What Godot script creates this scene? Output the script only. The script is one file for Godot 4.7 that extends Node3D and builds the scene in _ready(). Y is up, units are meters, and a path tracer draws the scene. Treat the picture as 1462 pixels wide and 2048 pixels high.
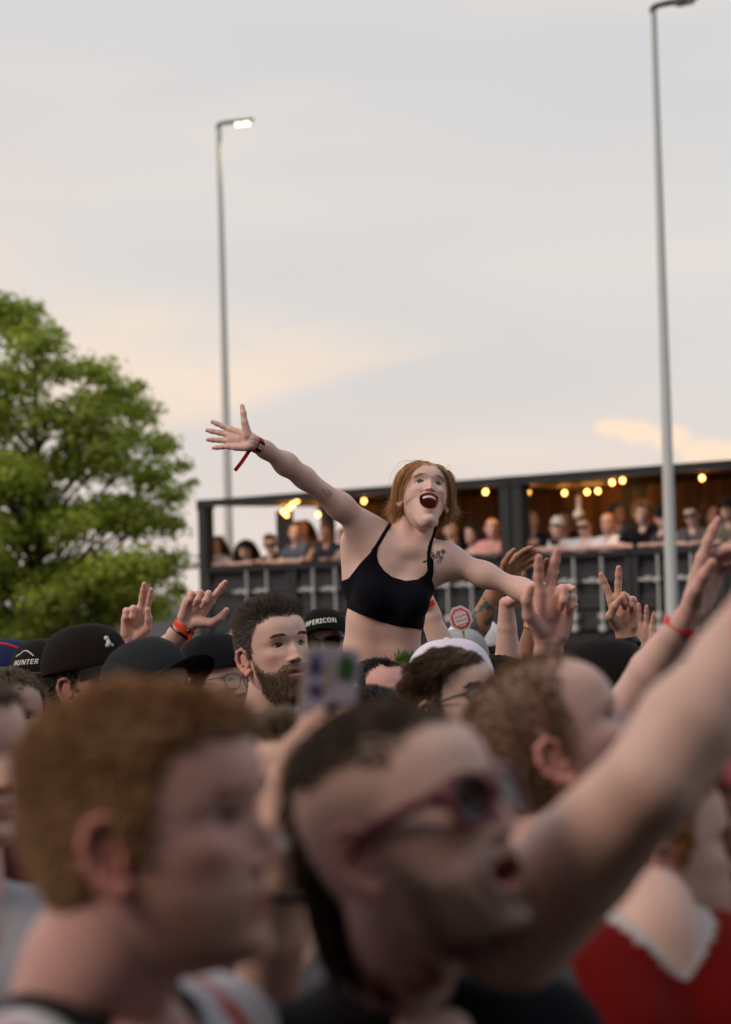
extends Node3D
# A festival crowd at dusk. y is up, metres. Points are laid out with W(): a place in the view at a real distance.

const FPX := 4836.0
var eye := Vector3(0, 1.85, 0)
var cr := Vector3.RIGHT
var cu := Vector3.UP
var cf := Vector3.FORWARD
var rng := RandomNumberGenerator.new()
var nz := FastNoiseLite.new()
var M := {}
var taken := {}

func set_view() -> void:
	var p := deg_to_rad(2.02)
	var r := 0.027
	cf = Vector3(0, sin(p), -cos(p))
	var u0 := Vector3(0, cos(p), sin(p))
	cr = Vector3.RIGHT * cos(r) - u0 * sin(r)
	cu = u0 * cos(r) + Vector3.RIGHT * sin(r)

func W(px: float, py: float, d: float) -> Vector3:
	return eye + (cr * ((px - 731.0) / FPX) + cu * ((1024.0 - py) / FPX) + cf) * d

# ---------- mesh buffers ----------
class MB:
	var v := PackedVector3Array()
	var c := PackedColorArray()
	var t := PackedInt32Array()
	func vert(p: Vector3, col: Color) -> int:
		v.append(p)
		c.append(col)
		return v.size() - 1
	func tri(a: int, b: int, d: int) -> void:
		t.append(a); t.append(b); t.append(d)
	func quad(a: Vector3, b: Vector3, d: Vector3, e: Vector3, col: Color) -> void:
		var i := v.size()
		v.append(a); v.append(b); v.append(d); v.append(e)
		for k in 4: c.append(col)
		t.append_array(PackedInt32Array([i, i + 1, i + 2, i, i + 2, i + 3]))
	func add(o: MB, xf: Transform3D) -> void:
		var n := v.size()
		for p in o.v: v.append(xf * p)
		c.append_array(o.c)
		if xf.basis.determinant() > 0.0:
			for k in o.t: t.append(k + n)
		else:
			for k in range(0, o.t.size(), 3):
				t.append(o.t[k] + n); t.append(o.t[k + 2] + n); t.append(o.t[k + 1] + n)
	func normals() -> PackedVector3Array:
		var n := PackedVector3Array()
		n.resize(v.size())
		for k in range(0, t.size(), 3):
			var a := v[t[k]]
			var f := (v[t[k + 2]] - a).cross(v[t[k + 1]] - a)
			n[t[k]] += f
			n[t[k + 1]] += f
			n[t[k + 2]] += f
		for k in n.size():
			n[k] = n[k].normalized() if n[k].length_squared() > 1e-20 else Vector3.UP
		return n
	func mesh(org: Vector3) -> ArrayMesh:
		var a := []
		a.resize(Mesh.ARRAY_MAX)
		var w := PackedVector3Array()
		w.resize(v.size())
		for k in v.size(): w[k] = v[k] - org
		a[Mesh.ARRAY_VERTEX] = w
		a[Mesh.ARRAY_NORMAL] = normals()
		a[Mesh.ARRAY_COLOR] = c
		a[Mesh.ARRAY_INDEX] = t
		var m := ArrayMesh.new()
		m.add_surface_from_arrays(Mesh.PRIMITIVE_TRIANGLES, a)
		return m

func org_of(n: Node) -> Vector3:
	var o := Vector3.ZERO
	while n != null and n != self:
		o += (n as Node3D).position
		n = n.get_parent()
	return o

func numbered(called: String) -> String:
	var k: int = taken.get(called, 0)
	taken[called] = k + 1
	return called if k == 0 else "%s_%03d" % [called, k]

func thing(called: String, label: String, category: String, at: Vector3, group := "") -> Node3D:
	var o := Node3D.new()
	o.name = numbered(called)
	add_child(o)
	o.position = at
	o.set_meta("label", label)
	o.set_meta("category", category)
	if group != "": o.set_meta("group", group)
	return o

func part(parent: Node3D, called: String, m: MB, mat: Material) -> MeshInstance3D:
	var o := MeshInstance3D.new()
	o.name = called
	o.mesh = m.mesh(org_of(parent))
	o.material_override = mat
	parent.add_child(o, true)
	return o

func structure(called: String, m: MB, mat: Material) -> MeshInstance3D:
	var o := part(self, called, m, mat)
	o.set_meta("kind", "structure")
	return o

func mat(called: String, rough: float, spec := 0.5, metal := 0.0) -> StandardMaterial3D:
	var m := StandardMaterial3D.new()
	m.resource_name = called
	m.vertex_color_use_as_albedo = true
	m.roughness = rough
	m.metallic_specular = spec
	m.metallic = metal
	M[called] = m
	return m

func noise_tex(freq: float, normal := false, size := 512, bump := 4.0) -> NoiseTexture2D:
	var n := FastNoiseLite.new()
	n.noise_type = FastNoiseLite.TYPE_SIMPLEX_SMOOTH
	n.frequency = freq
	n.fractal_octaves = 4
	n.seed = 7
	var t := NoiseTexture2D.new()
	t.width = size
	t.height = size
	t.seamless = true
	t.noise = n
	t.as_normal_map = normal
	t.bump_strength = bump
	return t

func lin(r: float, g: float, b: float) -> Color:
	return Color(r, g, b)

# ---------- shapes ----------
func bx(m: MB, c: Vector3, h: Vector3, b: Basis, col: Color) -> void:
	for ax in 3:
		for s in [-1.0, 1.0]:
			var n := Vector3.ZERO
			n[ax] = s
			var u := Vector3.ZERO
			u[(ax + 1) % 3] = 1.0
			var w := n.cross(u)
			var p: Array[Vector3] = []
			for q in [[-1, -1], [-1, 1], [1, 1], [1, -1]]:
				var l: Vector3 = n + u * float(q[0]) + w * float(q[1])
				p.append(c + b * Vector3(l.x * h.x, l.y * h.y, l.z * h.z))
			m.quad(p[0], p[1], p[2], p[3], col)

func tube(m: MB, pts: PackedVector3Array, rad: PackedFloat32Array, seg: int, col: Color, flat := 1.0, hint := Vector3.ZERO, caps := true) -> void:
	var n0 := pts.size()
	if n0 < 2: return
	var nn := hint
	var t0 := (pts[1] - pts[0]).normalized()
	if nn.length_squared() < 1e-6 or absf(nn.normalized().dot(t0)) > 0.98:
		nn = Vector3.UP if absf(t0.y) < 0.8 else Vector3.RIGHT
	var base := m.v.size()
	for i in n0:
		var tg := (pts[mini(i + 1, n0 - 1)] - pts[maxi(i - 1, 0)]).normalized()
		nn = (nn - tg * nn.dot(tg)).normalized()
		var bb := tg.cross(nn)
		for j in seg:
			var a := TAU * float(j) / float(seg)
			m.vert(pts[i] + (nn * cos(a) + bb * (sin(a) * flat)) * rad[i], col)
	for i in n0 - 1:
		for j in seg:
			var a := base + i * seg + j
			var b := base + i * seg + (j + 1) % seg
			m.tri(a, a + seg, b)
			m.tri(b, a + seg, b + seg)
	if caps:
		var s := m.vert(pts[0], col)
		var e := m.vert(pts[n0 - 1], col)
		for j in seg:
			m.tri(s, base + j, base + (j + 1) % seg)
			m.tri(e, base + (n0 - 1) * seg + (j + 1) % seg, base + (n0 - 1) * seg + j)

func cat(a: Vector3, b: Vector3, c: Vector3, d: Vector3, t: float) -> Vector3:
	return 0.5 * (2.0 * b + (c - a) * t + (2.0 * a - 5.0 * b + 4.0 * c - d) * t * t + (3.0 * b - a - 3.0 * c + d) * t * t * t)

func limb(m: MB, nodes: Array, seg: int, sub: int, col: Color, flat := 1.0, hint := Vector3.ZERO) -> void:
	var pts := PackedVector3Array()
	var rad := PackedFloat32Array()
	var n := nodes.size()
	for i in n - 1:
		for k in sub:
			var t := float(k) / sub
			pts.append(cat(nodes[maxi(i - 1, 0)][0], nodes[i][0], nodes[i + 1][0], nodes[mini(i + 2, n - 1)][0], t))
			var ra: float = nodes[i][1]
			var rb: float = nodes[i + 1][1]
			rad.append(lerpf(ra, rb, t * t * (3.0 - 2.0 * t)))
	pts.append(nodes[n - 1][0])
	rad.append(nodes[n - 1][1])
	tube(m, pts, rad, seg, col, flat, hint)

func ball(m: MB, c: Vector3, r: Vector3, b: Basis, rows: int, cols: int, col: Color) -> void:
	var base := m.v.size()
	for i in rows + 1:
		var p := PI * (float(i) / rows - 0.5)
		for j in cols:
			var a := TAU * float(j) / cols
			m.vert(c + b * Vector3(r.x * cos(p) * sin(a), r.y * sin(p), r.z * cos(p) * cos(a)), col)
	for i in rows:
		for j in cols:
			var q := base + i * cols + j
			var w := base + i * cols + (j + 1) % cols
			m.tri(q, q + cols, w)
			m.tri(w, q + cols, w + cols)

# distance to a set of tapered capsules [a, b, ra, rb], joined smoothly
func dist(bones: Array, p: Vector3, k: float) -> float:
	var d := 10.0
	for e in bones:
		var a: Vector3 = e[0]
		var ba: Vector3 = e[1] - a
		var ra: float = e[2]
		var rb: float = e[3]
		var l2 := maxf(ba.length_squared(), 1e-9)
		var h := clampf((p - a).dot(ba) / l2, 0.0, 1.0)
		var q := (p - a - ba * h).length() - lerpf(ra, rb, h)
		var hh := maxf(k - absf(q - d), 0.0) / k
		d = minf(q, d) - hh * hh * k * 0.25
	return d

# the joined capsules as one surface (surface nets); clip(p) cuts, paint(p) colours
func nets(m: MB, bones: Array, cell: float, k: float, paint: Callable, xf := Transform3D.IDENTITY, clip = null, carve: Array = []) -> void:
	var lo := Vector3.INF
	var hi := -Vector3.INF
	for e in bones:
		var r: float = maxf(e[2], e[3])
		lo = lo.min((e[0] as Vector3).min(e[1]) - Vector3.ONE * r)
		hi = hi.max((e[0] as Vector3).max(e[1]) + Vector3.ONE * r)
	lo -= Vector3.ONE * (k * 0.5 + cell * 2.5)
	hi += Vector3.ONE * (k * 0.5 + cell * 2.5)
	var nx := int((hi.x - lo.x) / cell) + 2
	var ny := int((hi.y - lo.y) / cell) + 2
	var nq := int((hi.z - lo.z) / cell) + 2
	var sy := nx
	var sz := nx * ny
	var f := PackedFloat32Array()
	f.resize(nx * ny * nq)
	f.fill(1.0)
	for e in bones:
		var a: Vector3 = e[0]
		var b: Vector3 = e[1]
		var ra: float = e[2]
		var rb: float = e[3]
		var ba := b - a
		var l2 := maxf(ba.length_squared(), 1e-9)
		var pad := maxf(ra, rb) + k + cell * 2.0
		var x0 := maxi(0, int((minf(a.x, b.x) - pad - lo.x) / cell))
		var x1 := mini(nx - 1, int((maxf(a.x, b.x) + pad - lo.x) / cell) + 1)
		var y0 := maxi(0, int((minf(a.y, b.y) - pad - lo.y) / cell))
		var y1 := mini(ny - 1, int((maxf(a.y, b.y) + pad - lo.y) / cell) + 1)
		var z0 := maxi(0, int((minf(a.z, b.z) - pad - lo.z) / cell))
		var z1 := mini(nq - 1, int((maxf(a.z, b.z) + pad - lo.z) / cell) + 1)
		var far := pad * pad
		for z in range(z0, z1 + 1):
			for y in range(y0, y1 + 1):
				var at := z * sz + y * sy
				for x in range(x0, x1 + 1):
					var pa := lo + Vector3(x, y, z) * cell - a
					var h := clampf(pa.dot(ba) / l2, 0.0, 1.0)
					var w := (pa - ba * h).length_squared()
					if w > far: continue
					var q := sqrt(w) - lerpf(ra, rb, h)
					var o := f[at + x]
					var hh := maxf(k - absf(q - o), 0.0) / k
					f[at + x] = minf(q, o) - hh * hh * k * 0.25
	for e in carve:
		var a: Vector3 = e[0]
		var rr: float = e[2]
		var ba: Vector3 = e[1] - a
		var l2 := maxf(ba.length_squared(), 1e-9)
		for z in nq:
			for y in ny:
				for x in nx:
					var at := z * sz + y * sy + x
					if f[at] > 0.1: continue
					var pa := lo + Vector3(x, y, z) * cell - a
					var h := clampf(pa.dot(ba) / l2, 0.0, 1.0)
					var q := rr - (pa - ba * h).length()
					var o := f[at]
					var hh := maxf(k - absf(q - o), 0.0) / k
					f[at] = maxf(q, o) + hh * hh * k * 0.25
	if clip != null:
		for y in ny:
			for x in nx:
				var cv: float = clip.call(Vector3(lo.x + x * cell, lo.y + y * cell, (lo.z + hi.z) * 0.5))
				for z in nq:
					var at := z * sz + y * sy + x
					f[at] = maxf(f[at], cv)
	var id := PackedInt32Array()
	id.resize(nx * ny * nq)
	id.fill(-1)
	var active := PackedInt32Array()
	var off := PackedInt32Array([0, 1, sy, sy + 1, sz, sz + 1, sz + sy, sz + sy + 1])
	var ea := PackedInt32Array([0, 2, 4, 6, 0, 1, 4, 5, 0, 1, 2, 3])
	var eb := PackedInt32Array([1, 3, 5, 7, 2, 3, 6, 7, 4, 5, 6, 7])
	var near := cell * 2.2
	for z in nq - 1:
		for y in ny - 1:
			var row := z * sz + y * sy
			for x in nx - 1:
				var at := row + x
				if absf(f[at]) > near: continue
				var s := 0
				for q in 8:
					if f[at + off[q]] < 0.0: s += 1
				if s == 0 or s == 8: continue
				var sum := Vector3.ZERO
				var n := 0
				for q in 12:
					var i := ea[q]
					var j := eb[q]
					var fa := f[at + off[i]]
					var fb := f[at + off[j]]
					if (fa < 0.0) == (fb < 0.0): continue
					var t := fa / (fa - fb)
					var pa := Vector3(i & 1, (i >> 1) & 1, i >> 2)
					var pb := Vector3(j & 1, (j >> 1) & 1, j >> 2)
					sum += pa.lerp(pb, t)
					n += 1
				var p := lo + (Vector3(x, y, z) + sum / n) * cell
				id[at] = m.vert(xf * p, paint.call(p))
				active.append(at)
	var flip := xf.basis.determinant() < 0.0
	for at in active:
		var inside := f[at] < 0.0
		for ax in 3:
			var d := 1 if ax == 0 else (sy if ax == 1 else sz)
			var u := sy if ax == 0 else (sz if ax == 1 else 1)
			var w := sz if ax == 0 else (1 if ax == 1 else sy)
			if (f[at + d] < 0.0) == inside or at - u - w < 0: continue
			var p0 := id[at]
			var p1 := id[at - u]
			var p2 := id[at - u - w]
			var p3 := id[at - w]
			if p1 < 0 or p2 < 0 or p3 < 0: continue
			if inside == flip:
				m.tri(p0, p1, p2); m.tri(p0, p2, p3)
			else:
				m.tri(p0, p2, p1); m.tri(p0, p3, p2)

func one(col: Color) -> Callable:
	return func(_p: Vector3) -> Color: return col

func table(xs: PackedFloat32Array, ys: PackedFloat32Array, x: float) -> float:
	if x <= xs[0]: return ys[0]
	for i in xs.size() - 1:
		if x <= xs[i + 1]:
			return lerpf(ys[i], ys[i + 1], (x - xs[i]) / (xs[i + 1] - xs[i]))
	return ys[ys.size() - 1]

# lettering laid on a surface: place(x, y) gives the point for a place in the line of text, out the way off the surface
func letters(m: MB, words: String, height: float, deep: float, place: Callable, col: Color, face := "Droid Sans", bold := true) -> void:
	var t := TextMesh.new()
	var sf := SystemFont.new()
	sf.font_names = PackedStringArray([face])
	sf.font_weight = 700 if bold else 400
	t.font = sf
	t.text = words
	t.font_size = 64
	t.pixel_size = height / 46.0
	t.depth = deep
	t.curve_step = 2.0
	var a := t.surface_get_arrays(0) if t.get_surface_count() > 0 else []
	if a.is_empty(): return
	for s in t.get_surface_count():
		a = t.surface_get_arrays(s)
		var base := m.v.size()
		for p in a[Mesh.ARRAY_VERTEX]: m.vert(place.call(p), col)
		var ix = a[Mesh.ARRAY_INDEX]
		if ix == null:
			for k in a[Mesh.ARRAY_VERTEX].size(): m.t.append(base + k)
		else:
			for k in ix: m.t.append(base + k)

# ---------- heads ----------
# local axes of a head: origin between the ears at eye level, x to the person's left, y up, z out of the face
const HY := [-0.122, -0.117, -0.110, -0.100, -0.088, -0.075, -0.060, -0.045, -0.020, 0.0, 0.018, 0.040, 0.065, 0.085, 0.100, 0.109, 0.113]
const HF := [0.030, 0.064, 0.080, 0.0865, 0.086, 0.089, 0.0905, 0.0895, 0.089, 0.088, 0.0945, 0.0955, 0.086, 0.068, 0.045, 0.022, 0.0]
const HB := [0.020, 0.030, 0.038, 0.045, 0.052, 0.058, 0.066, 0.074, 0.088, 0.096, 0.100, 0.100, 0.092, 0.078, 0.056, 0.030, 0.0]
const HW := [0.012, 0.024, 0.034, 0.043, 0.051, 0.0575, 0.063, 0.066, 0.070, 0.0725, 0.074, 0.0745, 0.071, 0.0615, 0.045, 0.025, 0.0]
# dents and bumps of a face: x (both sides), y, width, height, depth
const BUMPS := [
	[0.031, 0.002, 0.017, 0.012, -0.006], [0.028, 0.019, 0.020, 0.007, 0.004], [0.0, 0.004, 0.009, 0.012, -0.001],
	[0.0, -0.008, 0.0075, 0.013, 0.010], [0.0, -0.022, 0.0085, 0.011, 0.013], [0.0, -0.033, 0.0095, 0.0070, 0.015],
	[0.0125, -0.037, 0.0060, 0.0050, 0.0095], [0.0068, -0.0425, 0.0042, 0.0030, -0.012], [0.0, -0.053, 0.005, 0.006, -0.0016],
	[0.0, -0.0605, 0.019, 0.0036, 0.0045], [0.0, -0.0715, 0.016, 0.0048, 0.0055], [0.0, -0.083, 0.014, 0.005, -0.003],
	[0.0, -0.101, 0.017, 0.012, 0.006], [0.050, -0.020, 0.015, 0.014, 0.005], [0.047, -0.062, 0.015, 0.022, -0.004],
	[0.064, 0.030, 0.016, 0.022, -0.004], [0.030, 0.052, 0.024, 0.018, 0.002], [0.031, -0.014, 0.014, 0.006, -0.002]]

func sq_table(y: float, t: Array) -> float:
	var n := HY.size()
	for i in n - 1:
		if y <= HY[i + 1]:
			var s: float = clampf((y - HY[i]) / (HY[i + 1] - HY[i]), 0.0, 1.0)
			var a: float = t[maxi(i - 1, 0)]
			var b: float = t[i]
			var c: float = t[i + 1]
			var d: float = t[mini(i + 2, n - 1)]
			if i >= n - 4:
				return sqrt(lerpf(b * b, c * c, s))
			return 0.5 * (2.0 * b + (c - a) * s + (2.0 * a - 5.0 * b + 4.0 * c - d) * s * s + (3.0 * b - a - 3.0 * c + d) * s * s * s)
	return 0.0

const LIM_A := [0.0, 0.45, 0.85, 1.05, 1.2, 1.32, 1.5, 1.62, 1.85, 2.3, 3.2]
const LIM_Y := [0.064, 0.066, 0.054, 0.034, 0.010, -0.022, -0.020, 0.012, -0.030, -0.066, -0.078]
const BRD_A := [0.0, 0.35, 0.6, 0.9, 1.1, 1.25, 1.36, 1.42]
const BRD_Y := [-0.046, -0.046, -0.058, -0.054, -0.040, -0.026, -0.014, -0.2]

func scalp(p: Vector3, recede: float) -> float:   # metres inside the hairline
	var a := atan2(absf(p.x), p.z)
	var lim := table(PackedFloat32Array(LIM_A), PackedFloat32Array(LIM_Y), a)
	if a < 1.1: lim += recede * (1.0 if a < 0.3 else 1.6)
	return p.y - lim

func bearded(p: Vector3) -> float:
	var a := atan2(absf(p.x), p.z)
	if a > 1.42: return -1.0
	var lim := table(PackedFloat32Array(BRD_A), PackedFloat32Array(BRD_Y), a)
	var lip := sqrt(pow(p.x / 0.025, 2.0) + pow((p.y + 0.066) / 0.0085, 2.0))
	if lip < 1.0 and p.z > 0.05: return -1.0
	return lim - p.y

# H: s size, skin, hair, lip, brow colours, open (mouth, metres), lod, recede, stubble 0..1, beard, smile, squint, iris, wide
func make_head(H: Dictionary, m: MB) -> void:
	var lod: float = H.get("lod", 1.0)
	var skin: Color = H.get("skin", lin(0.54, 0.345, 0.275))
	var hair: Color = H.get("hair", lin(0.08, 0.05, 0.03))
	var lip: Color = H.get("lip", lin(0.42, 0.17, 0.15))
	var open: float = H.get("open", 0.0)
	var wide: float = H.get("wide", 1.0)
	var recede: float = H.get("recede", 0.0)
	var stubble: float = H.get("stubble", 0.0)
	var squint: float = H.get("squint", 0.0)
	var smile: float = H.get("smile", 0.0)
	var nose: float = H.get("nose", 1.0)
	var chin: float = H.get("chin", 1.0)
	var shaved: bool = H.get("style", "") in ["buzz", "bald", "fuzz"]
	var bald: bool = H.get("style", "") == "bald"
	var mw := 0.025 + smile * 0.006
	var ys := PackedFloat32Array()
	var y := -0.122
	while y < 0.108:
		ys.append(y)
		var st := 0.004
		if y > -0.0675 and y < -0.0640: st = 0.0005 if open > 0.0 else 0.0012
		elif y > -0.085 and y < -0.026: st = 0.0018
		elif y > -0.016 and y < 0.016: st = 0.0016
		elif y > 0.08: st = 0.0035
		y += st * lod
	for q in [0.1085, 0.1105, 0.112, 0.1128, 0.113]: ys.append(q)
	var cs := PackedFloat32Array()
	var a := -PI
	while a < PI - 0.02:
		cs.append(a)
		a += (0.024 if absf(a) < 0.75 else (0.045 if absf(a) < 1.3 else 0.085)) * lod
	var nr := ys.size()
	var nc := cs.size()
	var v := PackedVector3Array()
	v.resize(nr * nc)
	var col := PackedColorArray()
	col.resize(nr * nc)
	var er := 0.0122
	var base := m.v.size()
	var xf: Transform3D = H.xf
	for i in nr:
		var yy := ys[i]
		var zf := sq_table(yy, HF)
		var zb := sq_table(yy, HB)
		var ww := sq_table(yy, HW) * wide * lerpf(1.0, float(H.get("jaw", 1.0)), smoothstep(-0.025, -0.10, yy))
		for j in nc:
			var an := cs[j]
			var sn := sin(an)
			var co := cos(an)
			var x := ww * signf(sn) * pow(absf(sn), 0.93)
			var z := (zf if co >= 0.0 else zb) * signf(co) * pow(absf(co), 0.95)
			var yv := yy
			var shade := 0
			var red := 0.0
			var lipk := 0.0
			if co > 0.1:
				var ax := absf(x)
				var bi := 0
				for b in BUMPS:
					var bx0: float = b[0]
					var by0: float = b[1]
					var dx := (ax - bx0) / float(b[2])
					var dy := (yy - by0) / float(b[3])
					var e := dx * dx + dy * dy
					if e < 7.0: z += float(b[4]) * exp(-e) * (nose if bi >= 3 and bi <= 6 else (chin if bi == 12 else 1.0))
					bi += 1
				# cheeks lift in a smile, folds beside the mouth
				if smile > 0.0:
					var e1 := pow((ax - 0.040) / 0.014, 2.0) + pow((yy + 0.030) / 0.013, 2.0)
					z += smile * 0.007 * exp(-e1)
					var fx := ax - (0.0175 + (-0.036 - yy) * 0.45)
					if yy < -0.034 and yy > -0.095: z -= smile * 0.0022 * exp(-fx * fx / 0.000070) * smoothstep(-0.095, -0.078, yy) * smoothstep(-0.034, -0.042, yy)
				# eyelids round the eyeball
				var ex := ax - 0.0315
				var ey := yy - 0.001
				var rr := 0.0150 * 0.0150 - ex * ex - ey * ey
				if rr > 0.0:
					var zb0 := sqrt(rr) + 0.0585
					var hh := (0.0060 - squint * 0.0026) * (1.0 - pow(absf(ex) / 0.0130, 2.0))
					var up := ey if ey > 0.0 else -ey * 1.25
					if absf(ex) < 0.0130 and up < hh:
						z = zb0 - 0.0016
					else:
						z = maxf(z, zb0 + 0.0013)
						if absf(ex) < 0.0130 and ey > 0.0 and up < hh + 0.0015: shade = 3
				# mouth
				var g := sqrt(maxf(0.0, 1.0 - pow(x / mw, 2.0)))
				var lipe := pow(x / (mw + 0.002), 2.0) + pow((yy + 0.0662) / 0.0092, 2.0)
				if lipe < 1.15: shade = 1
				lipk = smoothstep(1.15, 0.80, lipe)
				if open <= 0.0:
					z -= 0.0055 * exp(-pow((yy + 0.0657) / 0.0015, 2.0)) * g
				else:
					var s := (yy + 0.06575) / 0.00175
					var jaw := open * 0.66
					var front := smoothstep(0.0, 0.06, z)
					var soft := smoothstep(-0.062, -0.100, yy)
					var drop := soft
					var lift := 0.0
					if s < -1.0: drop = lerpf(soft, 1.0, g)
					elif s > 1.0:
						drop = lerpf(soft, 0.0, g)
						lift = g * open * 0.30 * smoothstep(-0.030, -0.064, yy)
					else:
						var u := (s + 1.0) * 0.5
						drop = lerpf(soft, 1.0 - u, g)
						lift = g * open * 0.30 * u
						var inn := sqrt(maxf(0.0, 1.0 - s * s))
						z -= minf(0.068, open * 2.0) * pow(inn, 0.7) * g
						if g > 0.15 and inn > 0.25: shade = 2
					yv += lift - drop * jaw * front + smile * 0.007 * pow(minf(ax / mw, 1.25), 2.0) * exp(-pow((yy + 0.066) / 0.014, 2.0))
					z -= drop * jaw * front * 0.28
					if lipe < 1.0: z -= 0.002 * g
				red += 0.55 * exp(-(pow((ax - 0.044) / 0.018, 2.0) + pow((yy + 0.030) / 0.016, 2.0)))
				red += 0.6 * exp(-(pow(ax / 0.014, 2.0) + pow((yy + 0.034) / 0.010, 2.0)))
			if co > 0.1: yv -= 0.0045 * exp(-(pow(x / 0.011, 2.0) + pow((yy + 0.034) / 0.008, 2.0)))
			var p := Vector3(x, yv, z)
			var n1 := nz.get_noise_3d(x * 900.0, yy * 900.0, z * 900.0 + float(H.get("seed", 0)) * 50.0)
			var c := skin * (1.0 + 0.07 * n1)
			c = c.lerp(Color(c.r * 1.02, c.g * 0.80, c.b * 0.78), red)
			if shade == 1: c = c.lerp(lip, lipk)
			elif shade == 2: c = lin(0.36, 0.115, 0.105)
			elif shade == 3: c = lin(0.060, 0.036, 0.030)
			else:
				var r0 := Vector3(x, yy, z)
				var inside := scalp(r0, recede)
				if inside > 0.0 and not bald and H.get("style", "") == "mullet" and z > -0.070:
					c = c.lerp(hair, clampf(inside / 0.010, 0.0, 1.0) * lerpf(0.25, 0.95, smoothstep(0.046, 0.086, yy + 0.008 * n1)))
				elif inside > 0.0 and shaved and not bald:
					c = c.lerp(hair * (1.0 + 0.25 * n1), clampf((inside + 0.006 * n1) / 0.035, 0.0, 1.0) * float(H.get("cover", 0.55)))
				elif inside > 0.0 and not bald:
					c = c.lerp(hair * (0.75 if not shaved else 1.0), clampf(inside / 0.010, 0.0, 1.0) * (float(H.get("cover", 0.55)) if shaved else 1.0))
				if stubble > 0.0:
					var bd := bearded(r0)
					if bd > 0.0: c = c.lerp(H.get("beardc", hair), clampf(bd / 0.012, 0.0, 1.0) * stubble)
			c.a = 1.0
			v[i * nc + j] = p
			col[i * nc + j] = c
	for k in v.size(): m.vert(xf * v[k], col[k])
	for i in nr - 1:
		for j in nc:
			var q := base + i * nc + j
			var w := base + i * nc + (j + 1) % nc
			m.tri(q, q + nc, w)
			m.tri(w, q + nc, w + nc)
	var bc := m.vert(xf * Vector3(0, -0.120, 0.0), skin)
	for j in nc: m.tri(bc, base + j, base + (j + 1) % nc)
	H["v"] = v
	H["nr"] = nr
	H["nc"] = nc
	# ears
	for sd in [-1.0, 1.0]:
		var eb := []
		var pts := [Vector3(0.002, 0.004, 0.006), Vector3(0.006, 0.022, 0.010), Vector3(0.010, 0.032, 0.0), Vector3(0.015, 0.028, -0.013), Vector3(0.017, 0.012, -0.019), Vector3(0.015, -0.006, -0.017), Vector3(0.010, -0.019, -0.009), Vector3(0.006, -0.029, -0.001), Vector3(0.001, -0.022, 0.007)]
		for k in pts.size() - 1: eb.append([pts[k], pts[k + 1], 0.0042 if k < 6 else 0.0062, 0.0042 if k < 5 else 0.006])
		eb.append([Vector3(0.003, 0.018, -0.004), Vector3(0.003, -0.014, -0.003), 0.0065, 0.006])
		eb.append([Vector3(0.008, 0.016, -0.009), Vector3(0.009, -0.004, -0.010), 0.0034, 0.0034])
		eb.append([Vector3(0.003, -0.004, 0.008), Vector3(0.003, -0.010, 0.007), 0.004, 0.004])
		var ec := skin.lerp(Color(skin.r * 1.02, skin.g * 0.66, skin.b * 0.64), 0.8)
		var ex := Transform3D(Basis.from_scale(Vector3(sd, 1, 1)), Vector3(sd * (0.0690 * wide), -0.017, -0.004))
		nets(m, eb, 0.0025 * (1.0 if lod < 1.5 else 1.6), 0.003, one(ec), xf * ex)

func head_eyes(H: Dictionary, root: Node3D) -> void:
	var xf: Transform3D = H.xf
	var iris: Color = H.get("iris", lin(0.045, 0.05, 0.055))
	var gaze: Vector3 = H.get("gaze", Vector3(0, 0, 1)).normalized()
	for sd in [-1.0, 1.0]:
		var m := MB.new()
		var c := Vector3(sd * 0.0315, 0.001, 0.0585)
		var bs := Basis.looking_at(-gaze, Vector3.UP) * Basis(Vector3.RIGHT, PI * 0.5)
		var b0 := m.v.size()
		ball(m, xf * c, Vector3.ONE * (0.0150 * xf.basis.get_scale().x), (xf.basis.orthonormalized() * bs), 48, 28, lin(0.56, 0.52, 0.50))
		for k in range(b0, m.v.size()):
			var d := (m.v[k] - xf * c).normalized().dot((xf.basis.orthonormalized() * gaze))
			if d > 0.975: m.c[k] = lin(0.006, 0.006, 0.006)
			elif d > 0.915: m.c[k] = iris
		part(root, "eye", m, M.eye)

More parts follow.
